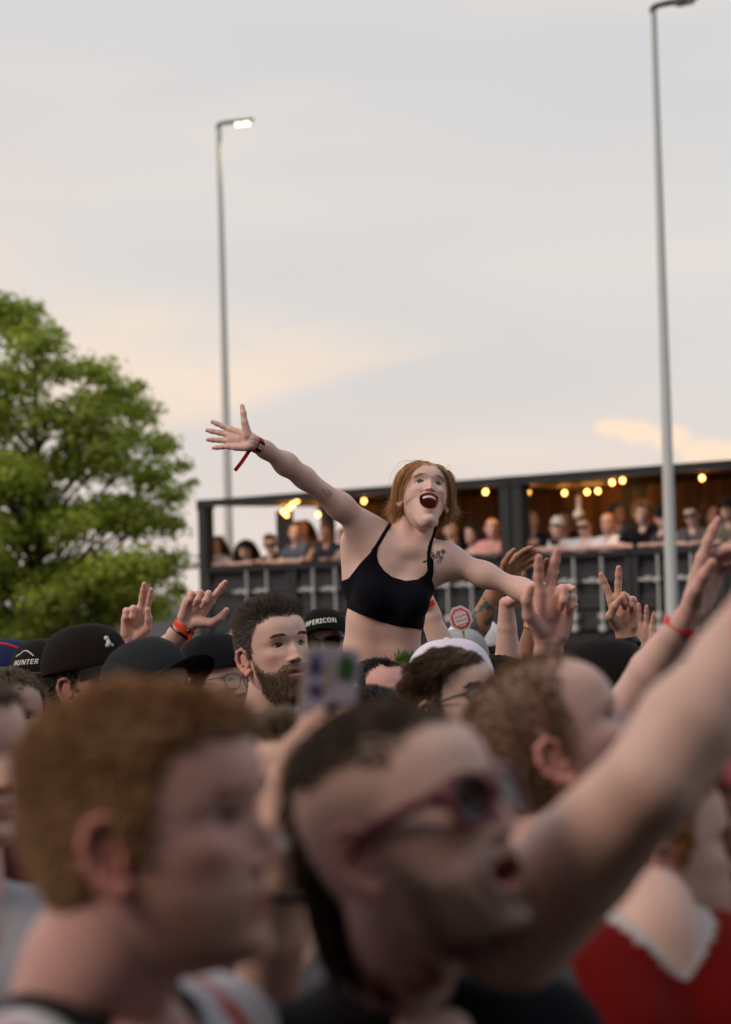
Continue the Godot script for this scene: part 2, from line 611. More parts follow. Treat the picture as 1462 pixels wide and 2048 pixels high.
# ---------- hair ----------
func strands(m: MB, H: Dictionary, style: String, count: int, wid: float, seedv: int, half := 0.0) -> void:
	var r := RandomNumberGenerator.new()
	r.seed = seedv
	var v: PackedVector3Array = H.v
	var nr: int = H.nr
	var nc: int = H.nc
	var xf: Transform3D = H.xf
	var hair: Color = H.get("hair", lin(0.08, 0.05, 0.03))
	var recede: float = H.get("recede", 0.0)
	var cum := PackedFloat32Array()
	var cells := PackedInt32Array()
	var tot := 0.0
	for i in nr - 1:
		for j in nc:
			var p := v[i * nc + j]
			var ok := bearded(p) > 0.0 if style == "beard" else scalp(p, recede) > 0.0
			if style == "brow":
				var e := absf(absf(p.x) - 0.030)
				var mid: float = 0.0215 + 0.002 * (1.0 - pow(e / 0.018, 2.0)) + float(H.get("browlift", 0.0)) - (absf(p.x) - 0.030) * float(H.get("browtilt", 0.0))
				ok = e < 0.018 and absf(p.y - mid) < 0.0032 - e * 0.06 and p.z > 0.03
			if half != 0.0 and p.x * half < 0.0: ok = false
			if not ok: continue
			var ar := (v[i * nc + (j + 1) % nc] - p).cross(v[(i + 1) * nc + j] - p).length()
			tot += ar
			cum.append(tot)
			cells.append(i * nc + j)
	if cells.is_empty(): return
	var grav := (xf.basis.inverse() * Vector3.DOWN).normalized()
	var cen := Vector3(0, 0.010, -0.003)
	var rad := Vector3(0.0775, 0.104, 0.0995)
	for s in count:
		var at := cum.bsearch(r.randf() * tot)
		at = mini(at, cells.size() - 1)
		var q := cells[at]
		var i := q / nc
		var j := q % nc
		var p00 := v[q]
		var p01 := v[i * nc + (j + 1) % nc]
		var p10 := v[(i + 1) * nc + j]
		var p := p00 + (p01 - p00) * r.randf() + (p10 - p00) * r.randf()
		var nn := ((p - cen) / (rad * rad)).normalized()
		var jit := Vector3(r.randf_range(-1, 1), r.randf_range(-1, 1), r.randf_range(-1, 1))
		var clump := Vector3(nz.get_noise_3d(p.x * 1500, p.y * 1500, p.z * 1500), nz.get_noise_3d(p.x * 1500 + 90, p.y * 1500, p.z * 1500), nz.get_noise_3d(p.x * 1500, p.y * 1500 + 90, p.z * 1500))
		var len := 0.03
		var d := nn
		var seg := 5
		var pull := 0.0
		var comb := Vector3.ZERO
		var flip := 0.0
		var tone := 1.0 + r.randf_range(-0.35, 0.45)
		var w := wid
		var c := hair
		var sx := signf(p.x)
		match style:
			"bob":
				var part := 0.014
				sx = signf(p.x - part)
				var hi := -p.dot(grav)
				len = (clampf(0.092 + hi * 0.95, 0.04, 0.20) + 0.015) * r.randf_range(0.72, 1.06)
				seg = 13
				var fr := smoothstep(0.02, 0.06, p.z)
				var sd := smoothstep(0.03, 0.065, absf(p.x))
				d = (nn * (0.12 + 0.30 * fr) + Vector3(sx * (0.55 - 0.45 * sd), 0.02, -0.40 + 0.28 * fr) + clump * 0.26 + jit * 0.06)
				comb = Vector3(sx * (0.04 * fr - 0.05 * sd), 0.0, -0.20 if p.z > -0.01 else 0.02) + clump * 0.05
				pull = 0.42
				flip = r.randf_range(-1.0, 1.3)
				if r.randf() < 0.035:
					d += jit * 0.9
					flip = 2.2
					len *= 1.15
					w *= 0.6
			"quiff":
				var top := smoothstep(0.055, 0.085, p.y)
				len = lerpf(0.008, 0.027 + 0.012 * smoothstep(-0.02, 0.06, p.z), top)
				d = nn * 0.7 + Vector3(0.05, 0.5, -0.15) * top + Vector3(0, -0.3, -0.5) * (1.0 - top) + clump * 0.65 * top + jit * 0.15
				comb = Vector3(0.06, -0.02, -0.10) * top
				if top < 0.35: c = hair.lerp(lin(0.22, 0.20, 0.19), 0.8 * r.randf())
			"short":
				len = (0.011 + 0.011 * smoothstep(0.03, 0.09, p.y) + 0.009 * smoothstep(0.05, 0.08, p.z)) * r.randf_range(0.7, 1.15)
				d = nn * 0.65 + Vector3(0.0, -0.15, -0.55 + 0.9 * smoothstep(0.04, 0.08, p.z)) + clump * 0.16 + jit * 0.20
				comb = Vector3(0, -0.06, -0.12)
				pull = 0.06
			"crop":
				len = 0.010 + 0.022 * smoothstep(0.05, 0.09, p.y)
				d = nn * 0.6 + Vector3(0.05, -0.1, 0.35 * smoothstep(0.04, 0.09, p.y) - 0.2) + clump * 0.5 + jit * 0.2
				pull = 0.05
			"swept":
				var top := smoothstep(0.035, 0.075, p.y)
				len = lerpf(0.014, 0.050, top)
				d = nn * 0.22 + Vector3(-0.55, 0.0, 0.35) * top + Vector3(0, -0.5, -0.35) * (1.0 - top) + clump * 0.35 + jit * 0.1
				comb = Vector3(-0.16, -0.05, -0.04) * top
				pull = 0.08
				seg = 7
			"mullet":
				var top := smoothstep(0.044, 0.088, p.y + clump.x * 0.02)
				var back := smoothstep(-0.062, -0.082, p.z)
				len = maxf(lerpf(0.0, 0.018, top), 0.105 * back) * r.randf_range(0.7, 1.1)
				if len < 0.004: continue
				seg = 6 if back < 0.5 else 10
				d = nn * lerpf(0.4, 0.10, back) + Vector3(0.0, 0.0, -0.5) * (1.0 - back) + Vector3(0, -0.9, 0.1) * back + clump * 0.25 + jit * 0.10
				comb = Vector3(0, 0, 0.10) * back
				pull = 0.05 + 0.40 * back
			"long":
				sx = signf(p.x + 0.006)
				len = 0.26 + 0.05 * r.randf()
				seg = 10
				d = nn * 0.5 + Vector3(sx * 0.5, 0.0, -0.35) + clump * 0.3 + jit * 0.1
				comb = Vector3(sx * 0.10, 0, -0.16 if p.z > 0 else 0.0)
				pull = 0.45
			"fuzz":
				len = 0.0055
				d = nn + jit * 0.35 + Vector3(0, -0.2, -0.2)
				seg = 2
			"curly":
				len = 0.05
				d = nn * 0.9 + clump * 0.9 + jit * 0.3
				pull = 0.05
			"beard":
				len = 0.008 + 0.012 * smoothstep(-0.05, -0.11, p.y)
				if p.y > -0.058 and absf(p.x) < 0.03: len = 0.008
				d = nn * 0.55 + Vector3(0, -0.75, 0.12) + clump * 0.35 + jit * 0.28
				c = H.get("beardc", hair)
				seg = 4
			"brow":
				len = 0.0055
				d = nn * 0.25 + Vector3(sx * 0.9, 0.15, 0.0) + jit * 0.2
				nn = Vector3(0, 0, 1)
				seg = 3
				c = H.get("brow", hair)
		if style == "beard": len *= clampf(bearded(p) / 0.014, 0.30, 1.0)
		elif style in ["quiff", "short", "crop", "swept"]: len *= clampf(scalp(p, recede) / 0.014, 0.35, 1.0)
		d = d.normalized()
		var dl := len / seg
		var pts := PackedVector3Array()
		pts.append(p - nn * 0.002)
		for k in seg:
			d = (d + comb + grav * pull + (nn * flip * 0.5 + Vector3(sx, 0, 0) * flip * 0.25 if k > seg - 4 and flip != 0.0 else Vector3.ZERO)).normalized()
			p += d * dl
			if style != "beard" and style != "brow":
				var e := (p - cen) / rad
				if e.length_squared() < 1.03 and p.y > -0.07:
					p = cen + e.normalized() * 1.018 * rad
					nn = ((p - cen) / (rad * rad)).normalized()
			pts.append(p)
		c = c * tone
		c.a = 1.0
		var base := m.v.size()
		var np := pts.size()
		var side := d.cross(nn)
		if side.length_squared() < 1e-6: side = Vector3.RIGHT
		side = side.normalized()
		for k in np:
			var tg := (pts[mini(k + 1, np - 1)] - pts[maxi(k - 1, 0)]).normalized()
			side = (side - tg * side.dot(tg)).normalized()
			var up := tg.cross(side)
			var ww := w * (1.0 - 0.75 * pow(float(k) / (np - 1), 2.0))
			for h in 3:
				var an := TAU * h / 3.0
				m.v.append(xf * (pts[k] + (side * cos(an) + up * sin(an)) * ww))
				m.c.append(c)
		for k in np - 1:
			for h in 3:
				var a := base + k * 3 + h
				var b := base + k * 3 + (h + 1) % 3
				m.t.append_array(PackedInt32Array([a, a + 3, b, b, a + 3, b + 3]))

# ---------- hands and arms ----------
const RELAXED := {"i": [0.06, 0.25, 0.35, 0.25], "m": [0.0, 0.3, 0.4, 0.3], "r": [-0.05, 0.35, 0.45, 0.3], "p": [-0.12, 0.35, 0.45, 0.3], "t": [Vector3(0.75, 0.6, 0.35), Vector3(0.45, 0.9, 0.25), Vector3(0.25, 1, 0.2)]}
const SPREAD := {"i": [0.20, 0.12, 0.10, 0.05], "m": [0.02, 0.10, 0.08, 0.05], "r": [-0.14, 0.12, 0.10, 0.05], "p": [-0.30, 0.12, 0.12, 0.08], "t": [Vector3(1, 0.40, 0.25), Vector3(1, 0.35, 0.05), Vector3(0.95, 0.45, -0.1)]}
const POINT := {"i": [0.05, 0.05, 0.08, 0.05], "m": [0.0, 1.35, 1.5, 0.9], "r": [-0.03, 1.4, 1.5, 0.9], "p": [-0.06, 1.4, 1.5, 0.9], "t": [Vector3(0.8, 0.6, 0.5), Vector3(0.5, 0.9, 0.3), Vector3(0.3, 1, 0.1)]}
const TWO := {"i": [0.03, 0.10, 0.12, 0.05], "m": [-0.01, 0.08, 0.10, 0.05], "r": [-0.03, 1.35, 1.55, 0.9], "p": [-0.06, 1.35, 1.5, 0.9], "t": [Vector3(0.5, 0.75, 0.6), Vector3(-0.1, 1, 0.35), Vector3(-0.25, 1, 0.15)]}
const PEACE := {"i": [0.24, 0.06, 0.05, 0.05], "m": [-0.16, 0.06, 0.05, 0.05], "r": [-0.06, 1.25, 1.6, 0.9], "p": [-0.1, 1.3, 1.6, 0.9], "t": [Vector3(0.25, 0.75, 0.75), Vector3(-0.55, 0.9, 0.35), Vector3(-0.75, 0.8, 0.1)]}
const HORN := {"i": [0.06, 0.10, 0.10, 0.05], "m": [0.13, 0.22, 0.2, 0.1], "r": [-0.03, 1.35, 1.6, 0.9], "p": [-0.08, 1.4, 1.6, 0.9], "t": [Vector3(0.85, 0.55, 0.55), Vector3(0.55, 0.9, 0.3), Vector3(0.2, 1, 0.3)]}
const GRIP := {"i": [0.04, 0.9, 0.8, 0.4], "m": [0.0, 1.0, 0.9, 0.5], "r": [-0.03, 1.05, 0.9, 0.5], "p": [-0.06, 1.05, 0.9, 0.5], "t": [Vector3(0.6, 0.7, 0.8), Vector3(0.2, 1, 0.3), Vector3(0.0, 1, 0.1)]}
const OPEN := {"i": [0.12, 0.10, 0.10, 0.06], "m": [0.02, 0.08, 0.08, 0.05], "r": [-0.09, 0.10, 0.10, 0.05], "p": [-0.22, 0.12, 0.12, 0.08], "t": [Vector3(1, 0.55, 0.2), Vector3(0.75, 0.8, 0.1), Vector3(0.55, 0.9, 0.0)]}

func hand_bones(pose: Dictionary) -> Array:
	var b := []
	var z := Vector3(0, 0, 1)
	var mcp := {"i": Vector3(0.030, 0.092, 0.0), "m": Vector3(0.010, 0.097, -0.002), "r": Vector3(-0.011, 0.093, -0.001), "p": Vector3(-0.030, 0.083, 0.002)}
	var ln := {"i": 0.073, "m": 0.081, "r": 0.075, "p": 0.059}
	var rd := {"i": 0.0094, "m": 0.0096, "r": 0.0090, "p": 0.0079}
	for f in ["i", "m", "r", "p"]:
		var o: Vector3 = mcp[f]
		b.append([Vector3(o.x * 0.55, 0.006, 0.001), o, 0.0150, 0.0122])
		var q: Array = pose[f]
		var d0 := Vector3(sin(float(q[0])), cos(float(q[0])), 0)
		var ang := 0.0
		var r: float = rd[f]
		for k in 3:
			ang += float(q[k + 1])
			var d := d0 * cos(ang) + z * sin(ang)
			var e: Vector3 = o + d * float(ln[f]) * [0.46, 0.30, 0.24][k]
			b.append([o, e, r * [1.08, 0.98, 0.92][k], r * [0.98, 0.92, 0.78][k]])
			o = e
	var t: Array = pose["t"]
	var o := Vector3(0.020, 0.020, 0.008)
	for k in 3:
		var e: Vector3 = o + (t[k] as Vector3).normalized() * [0.046, 0.034, 0.027][k]
		b.append([o, e, [0.0175, 0.0120, 0.0108][k], [0.0128, 0.0108, 0.0082][k]])
		o = e
	b.append([Vector3(-0.022, 0.015, 0.006), Vector3(-0.030, 0.060, 0.006), 0.0150, 0.0125])
	b.append([Vector3(0.0, 0.05, 0.000), Vector3(0.0, 0.085, -0.001), 0.0155, 0.0135])
	return b

# an arm with its hand as one surface. sh, el, wr in world; fd finger direction, pn palm normal
func arm(m: MB, sh: Vector3, el: Vector3, wr: Vector3, fd: Vector3, pn: Vector3, left: bool, pose: Dictionary, skin: Color, cell: float, thick := 1.0, hs := 1.0, paint = null, stretch := 0.0) -> Transform3D:
	var y := fd.normalized()
	var z := (pn - y * pn.dot(y)).normalized()
	var x := y.cross(z)
	if left: x = -x
	var xf := Transform3D(Basis(x * hs, y * hs, z * hs), wr)
	var inv := xf.affine_inverse()
	var b := hand_bones(pose)
	var s := inv * sh
	var e := inv * el
	var up := (e - s) * 0.5 + s
	var k := thick / hs
	b.append([s, up, 0.050 * k, 0.047 * k])
	b.append([up, e, 0.047 * k, 0.039 * k])
	var side := Vector3(1, 0, 0)
	b.append([e, e * 0.66, 0.039 * k, 0.042 * k])
	b.append([e * 0.66, e * 0.28 + side * 0.004, 0.042 * k, 0.030 * k])
	b.append([e * 0.28 + side * 0.006, side * 0.010, 0.029 * k, 0.0195 * k])
	b.append([e * 0.28 - side * 0.006, side * -0.010, 0.029 * k, 0.0195 * k])
	var tips := []
	for q in [3, 7, 11, 15, 18]: tips.append(b[q][1])
	var pal := skin
	var f := func(p: Vector3) -> Color:
		var c := pal * (1.0 + 0.08 * nz.get_noise_3d(p.x * 700.0, p.y * 700.0, p.z * 700.0))
		if p.y > -0.02:
			c = c.lerp(Color(c.r * 1.03, c.g * 0.84, c.b * 0.82), 0.5)
			for tp in tips:
				var dd: float = (p - tp).length()
				if dd < 0.03: c = c.lerp(Color(c.r, c.g * 0.82, c.b * 0.80), 1.0 - dd / 0.03)
		c.a = 1.0
		return c
	if paint != null:
		f = paint
	nets(m, b, cell / hs, 0.0055, f, xf)
	return xf

# a band round a limb: centre, axis of the limb, radii, width
func band(m: MB, c: Vector3, ax: Vector3, side: Vector3, r1: float, r2: float, wid: float, thick: float, col: Callable, seg := 40) -> void:
	var t := ax.normalized()
	var n := (side - t * side.dot(t)).normalized()
	var b := t.cross(n)
	var base := m.v.size()
	for j in seg:
		var a := TAU * j / seg
		var d := n * cos(a) * r1 + b * sin(a) * r2
		var o := (n * cos(a) + b * sin(a)) * thick
		var cc: Color = col.call(a)
		m.vert(c + d - t * wid * 0.5, cc)
		m.vert(c + d + o - t * wid * 0.5, cc)
		m.vert(c + d + o + t * wid * 0.5, cc)
		m.vert(c + d + t * wid * 0.5, cc)
	for j in seg:
		for k in 4:
			var p := base + j * 4 + k
			var q := base + j * 4 + (k + 1) % 4
			var p2 := base + ((j + 1) % seg) * 4 + k
			var q2 := base + ((j + 1) % seg) * 4 + (k + 1) % 4
			m.tri(p, q, p2)
			m.tri(q, q2, p2)

func ribbon(m: MB, pts: Array, wid: float, thick: float, side: Vector3, col: Color) -> void:
	for k in pts.size() - 1:
		var a: Vector3 = pts[k]
		var b: Vector3 = pts[k + 1]
		var t := (b - a).normalized()
		var s := (side - t * side.dot(t)).normalized()
		bx(m, (a + b) * 0.5, Vector3(wid * 0.5, (b - a).length() * 0.53, thick * 0.5), Basis(s, t, s.cross(t)), col)

# ---------- caps, glasses ----------
func cap(root: Node3D, H: Dictionary, col: Color, brim_col: Color, turn := 0.0, tilt := 0.0, big := 1.0, under := Color(0, 0, 0, 0), bend := 0.010, brim_len := 0.068) -> Dictionary:
	var xf: Transform3D = H.xf * Transform3D(Basis(Vector3.UP, turn) * Basis(Vector3.RIGHT, tilt), Vector3(0, 0.030, -0.004))
	var rx := 0.0855 * big
	var rz := 0.104 * big
	var ry := 0.098 * big
	var m := MB.new()
	var rows := 18
	var cols := 60
	var base := 0
	for i in rows + 1:
		var p := PI * 0.5 * float(i) / rows
		for j in cols:
			var a := TAU * j / cols
			var seam := pow(absf(cos(a * 3.0)), 18.0) * 0.006 * cos(p)
			var wr := 0.012 * nz.get_noise_3d(cos(a) * 160.0, p * 200.0, sin(a) * 160.0 + float(H.get("seed", 0)) * 31.0)
			var q := pow(cos(p), 0.72) * (1.0 - seam + wr * sin(p * 2.0))
			var l := Vector3(rx * q * sin(a), ry * pow(sin(p), 0.95), rz * q * cos(a))
			m.vert(xf * l, col * (1.0 + 0.12 * nz.get_noise_3d(l.x * 400, l.y * 400, l.z * 400)))
	for i in rows:
		for j in cols:
			var q := base + i * cols + j
			var w := base + i * cols + (j + 1) % cols
			m.tri(q, q + cols, w)
			m.tri(w, q + cols, w + cols)
	# sweatband edge
	var e0 := m.v.size()
	for j in cols:
		var a := TAU * j / cols
		m.vert(xf * Vector3(rx * 0.96 * sin(a), 0.002, rz * 0.96 * cos(a)), col * 0.8)
	for j in cols:
		m.tri(e0 + j, j, e0 + (j + 1) % cols)
		m.tri(e0 + (j + 1) % cols, j, (j + 1) % cols)
	for k in m.c.size(): m.c[k].a = 1.0
	var o := part(root, "cap", m, M.cloth)
	var bm := MB.new()
	ball(bm, xf * Vector3(0, ry, 0), Vector3(0.008, 0.004, 0.008), xf.basis.orthonormalized(), 6, 10, col)
	part(o, "button", bm, M.cloth)
	if brim_len > 0.0:
		var b := MB.new()
		var nu := 28
		var nv := 8
		var uc := under if under.a > 0.0 else brim_col
		for side in 2:
			var s0 := b.v.size()
			for i in nv + 1:
				for j in nu + 1:
					var u := float(j) / nu * 2.0 - 1.0
					var w := float(i) / nv
					var a := u * 1.12
					var ext := brim_len * w * pow(maxf(0.0, 1.0 - pow(absf(u), 3.2)), 0.55)
					var l := Vector3(rx * 0.99 * sin(a) * (1.0 + 0.06 * w), 0.004 - 0.006 * w - bend * 2.2 * u * u * (0.35 + 0.65 * w), rz * 0.99 * cos(a) + ext)
					l.y -= 0.0028 * side
					b.vert(xf * l, brim_col if side == 0 else uc)
			for i in nv:
				for j in nu:
					var q := s0 + i * (nu + 1) + j
					if side == 0:
						b.tri(q, q + 1, q + nu + 1); b.tri(q + 1, q + nu + 2, q + nu + 1)
					else:
						b.tri(q, q + nu + 1, q + 1); b.tri(q + 1, q + nu + 1, q + nu + 2)
		var r0 := nv * (nu + 1)
		var r1 := (nv + 1) * (nu + 1) + r0
		for j in nu:
			b.tri(r0 + j, r0 + j + 1, r1 + j); b.tri(r0 + j + 1, r1 + j + 1, r1 + j)
		part(o, "brim", b, M.cloth)
	return {"node": o, "xf": xf, "rx": rx, "ry": ry, "rz": rz}

# lettering sewn on the crown of a cap: centre angle from the brim, height, size
func cap_text(c: Dictionary, words: String, ang: float, high: float, size: float, col: Color, slant := 0.0, spin := 0.0) -> void:
	var m := MB.new()
	var xf: Transform3D = c.xf
	var rx: float = c.rx
	var ry: float = c.ry
	var rz: float = c.rz
	var place := func(q: Vector3) -> Vector3:
		var px := q.x * cos(spin) - q.y * sin(spin) + q.y * slant
		var py := q.x * sin(spin) + q.y * cos(spin)
		var a := ang + px / 0.088
		var p := asin(clampf((high + py) / ry, -0.95, 0.98))
		var k := pow(cos(p), 0.72) * 1.012 + q.z * 2.0
		return xf * Vector3(rx * k * sin(a), ry * pow(maxf(sin(p), 0.0), 0.95), rz * k * cos(a))
	letters(m, words, size, 0.0016, place, col)
	if m.v.size() > 0: part(c.node, "lettering", m, M.cloth)

func shades(root: Node3D, H: Dictionary, called: String, frame: Color, lens: Material, lc: Color, rim := 0.0035, big := 1.0) -> void:
	var xf: Transform3D = H.xf
	var m := MB.new()
	var ls := []
	for sd in [-1.0, 1.0]:
		var l := MB.new()
		ls.append(l)
		var pts := PackedVector3Array()
		var rad := PackedFloat32Array()
		var c := Vector3(sd * 0.033, -0.003, 0.096)
		for k in 25:
			var a := TAU * k / 24.0
			var e := pow(absf(cos(a)), 0.75) * signf(cos(a)) * 0.0265 * big
			var h := pow(absf(sin(a)), 0.75) * signf(sin(a)) * 0.0205 * big
			if sin(a) < 0.0: e *= 0.90
			pts.append(xf * (c + Vector3(e, h, -0.16 * (absf(e * sd + 0.033)) + 0.004)))
			rad.append(rim)
		tube(m, pts, rad, 6, frame, 1.0, Vector3.ZERO, false)
		var b := l.v.size()
		l.vert(xf * (c + Vector3(0, 0, -0.0005)), lc)
		for k in 24: l.vert(pts[k], lc)
		for k in 24: l.tri(b, b + 1 + (k + 1) % 24, b + 1 + k)
		var tp := PackedVector3Array([xf * Vector3(sd * 0.060 * big, 0.008, 0.087), xf * Vector3(sd * 0.074, 0.008, 0.070), xf * Vector3(sd * 0.079, 0.004, 0.010), xf * Vector3(sd * 0.077, -0.016, -0.020)])
		tube(m, tp, PackedFloat32Array([rim * 1.2, rim * 1.2, rim, rim * 0.8]), 6, frame)
	tube(m, PackedVector3Array([xf * Vector3(-0.010, 0.004, 0.1015), xf * Vector3(0, 0.007, 0.104), xf * Vector3(0.010, 0.004, 0.1015)]), PackedFloat32Array([rim, rim, rim]), 6, frame)
	var o := part(root, called, m, M.plastic)
	for l in ls: part(o, "lens", l, lens)

# ---------- whole people ----------
func face_basis(yaw: float, pitch: float, roll: float) -> Basis:
	return Basis(Vector3.UP, deg_to_rad(yaw)) * Basis(Vector3.RIGHT, -deg_to_rad(pitch)) * Basis(Vector3.BACK, -deg_to_rad(roll))

# D: label, x, y, d (head in the view), yaw, pitch, roll, s, skin, hair, style, n (strands), byaw, shirt (Color or Callable), arms, floor
func person(D: Dictionary) -> Dictionary:
	var at := W(D.x, D.y, D.d)
	var s: float = D.get("s", 1.0)
	var H := D.duplicate()
	var sk: Color = D.get("skin", lin(0.54, 0.345, 0.275))
	H["skin"] = Color(sk.r, lerpf(sk.g, sk.r, 0.03), lerpf(sk.b, sk.r, 0.06))
	H["xf"] = Transform3D(face_basis(D.get("yaw", 0.0), D.get("pitch", 0.0), D.get("roll", 0.0)) * s, at)
	var byaw: float = deg_to_rad(D.get("byaw", D.get("yaw", 0.0) * 0.6))
	var bb := Basis(Vector3.UP, byaw)
	var N: Vector3 = D.get("neck", at + bb * Vector3(0, -0.185 * s, -0.035 * s))
	var floor_y: float = D.get("floor", 0.0)
	var root := thing("person", D.label, "person", Vector3(N.x, floor_y, N.z), D.get("group", "people in the crowd"))
	var m := MB.new()
	make_head(H, m)
	var skin: Color = H.skin
	var nk: float = D.get("thickneck", 1.0)
	limb(m, [[H.xf * Vector3(0, -0.020, -0.030), 0.050 * s], [H.xf * Vector3(0, -0.075, -0.030), 0.054 * s * nk], [N + bb * Vector3(0, 0.02, 0.0), 0.058 * s * nk], [N + bb * Vector3(0, -0.06, 0.0), 0.085 * s * nk], [N + bb * Vector3(0, -0.12, 0), 0.07 * s]], 24, 5, skin)
	return {"root": root, "m": m, "H": H, "N": N, "bb": bb, "s": s, "D": D, "skin": skin, "floor": floor_y}

func finish(P: Dictionary) -> void:
	var D: Dictionary = P.D
	var root: Node3D = P.root
	var bb: Basis = P.bb
	var N: Vector3 = P.N
	var s: float = P.s
	var skin: Color = P.skin
	var H: Dictionary = P.H
	var m: MB = P.m
	var arms: String = D.get("arms", "down")
	var cell: float = D.get("cell", 0.014)
	var xf := Transform3D(bb * s, N)
	var b := []
	var ww: float = D.get("broad", 1.0)
	for sd in [-1.0, 1.0]:
		b.append([Vector3(0, -0.035, -0.012), Vector3(sd * 0.15 * ww, -0.060, 0), 0.060, 0.058])
		b.append([Vector3(sd * 0.085 * ww, -0.13, 0.015), Vector3(sd * 0.080 * ww, -0.30, 0.015), 0.105, 0.100])
		b.append([Vector3(sd * 0.06 * ww, -0.30, 0.015), Vector3(sd * 0.055 * ww, -0.50, 0.02), 0.105, 0.110])
		b.append([Vector3(sd * 0.07, -0.50, 0), Vector3(sd * 0.075, -0.62, 0), 0.112, 0.115])
		if D.get("sleeves", true):
			if arms == "down":
				b.append([Vector3(sd * 0.175 * ww, -0.075, 0), Vector3(sd * 0.215 * ww, -0.27, 0.01), 0.064, 0.062])
			elif arms == "rail":
				b.append([Vector3(sd * 0.175 * ww, -0.075, 0), Vector3(sd * 0.235 * ww, -0.14, 0.06), 0.064, 0.062])
	for e in D.get("extra", []): b.append(e)
	var sh = D.get("shirt", lin(0.01, 0.01, 0.012))
	var sm := MB.new()
	nets(sm, b, cell, 0.05, sh if sh is Callable else one(sh), xf)
	if D.get("sleeves", true) or true:
		part(root, D.get("wear", "shirt"), sm, M.cloth)
	if arms == "down":
		for sd in [-1.0, 1.0]:
			limb(m, [[xf * Vector3(sd * 0.18 * ww, -0.08, 0), 0.048 * s], [xf * Vector3(sd * 0.215 * ww, -0.28, 0.01), 0.043 * s], [xf * Vector3(sd * 0.225 * ww, -0.36, 0.02), 0.038 * s], [xf * Vector3(sd * 0.21 * ww, -0.46, 0.09), 0.035 * s], [xf * Vector3(sd * 0.18 * ww, -0.58, 0.17), 0.025 * s], [xf * Vector3(sd * 0.16 * ww, -0.66, 0.20), 0.032 * s], [xf * Vector3(sd * 0.15 * ww, -0.74, 0.21), 0.012 * s]], 12, 4, skin)
	elif arms == "rail":
		var dx: float = D.get("reach", 0.0)
		var rh: float = (float(D.get("rail", 2.355)) - N.y) / s
		for sd in [-1.0, 1.0]:
			limb(m, [[xf * Vector3(sd * 0.18 * ww, -0.07, 0), 0.048 * s], [xf * Vector3(sd * 0.225 * ww, (rh - 0.07) * 0.5, 0.05), 0.043 * s], [xf * Vector3(sd * 0.235 * ww, rh, 0.12), 0.034 * s], [xf * Vector3(sd * 0.16, rh + 0.006, 0.20), 0.030 * s], [xf * Vector3(sd * (0.08 + dx), rh + 0.004, 0.25), 0.024 * s], [xf * Vector3(sd * (0.04 + dx * 1.4), rh, 0.265), 0.030 * s], [xf * Vector3(sd * (0.0 + dx * 1.8), rh - 0.012, 0.27), 0.014 * s]], 10, 3, skin)
	part(root, "body", m, M.skin)
	# trousers down to the ground
	var t := MB.new()
	var tc: Color = D.get("trousers", lin(0.015, 0.017, 0.025))
	for sd in [-1.0, 1.0]:
		var f := N + bb * Vector3(sd * 0.10, 0, 0)
		f.y = P.floor
		var hip := xf * Vector3(sd * 0.085, -0.58, 0)
		limb(t, [[hip, 0.105 * s], [hip.lerp(f, 0.25), 0.092 * s], [hip.lerp(f, 0.55) + bb * Vector3(0, 0, 0.02), 0.072 * s], [f + Vector3(0, 0.10, 0), 0.058 * s], [f + Vector3(0, 0.035, 0), 0.052 * s]], 10, 3, tc)
		limb(t, [[f + bb * Vector3(0, 0.045, -0.06), 0.03], [f + bb * Vector3(0, 0.05, 0.0), 0.046], [f + bb * Vector3(0, 0.038, 0.13), 0.036], [f + bb * Vector3(0, 0.03, 0.18), 0.016]], 10, 3, tc)
	part(root, "trousers", t, M.cloth)
	var st: String = D.get("style", "short")
	if st not in ["bald", "buzz", "none"]:
		var hm := MB.new()
		strands(hm, H, st, D.get("n", 2500), D.get("sw", 0.0012), 11 + taken.get("person", 0))
		if hm.v.size() > 0: part(root, "hair", hm, M.hair)
	if D.get("beard", 0) > 0:
		var bm := MB.new()
		strands(bm, H, "beard", D.beard, D.get("bw", 0.0010), 5)
		part(root, "beard", bm, M.hair)
	if D.get("brows", 0) > 0:
		for sd in [-1.0, 1.0]:
			var bm := MB.new()
			strands(bm, H, "brow", int(D.brows) / 2, D.get("brw", 0.0006), 6, sd)
			if bm.v.size() > 0: part(root, "eyebrow", bm, M.hair)
	if D.get("eyes", false):
		head_eyes(H, root)

# ---------- light, air ----------
func blob(az: float, el: float, a0: float, e0: float, ra: float, re: float) -> float:
	return exp(-pow((az - a0) / ra, 2.0) - pow((el - e0) / re, 2.0))

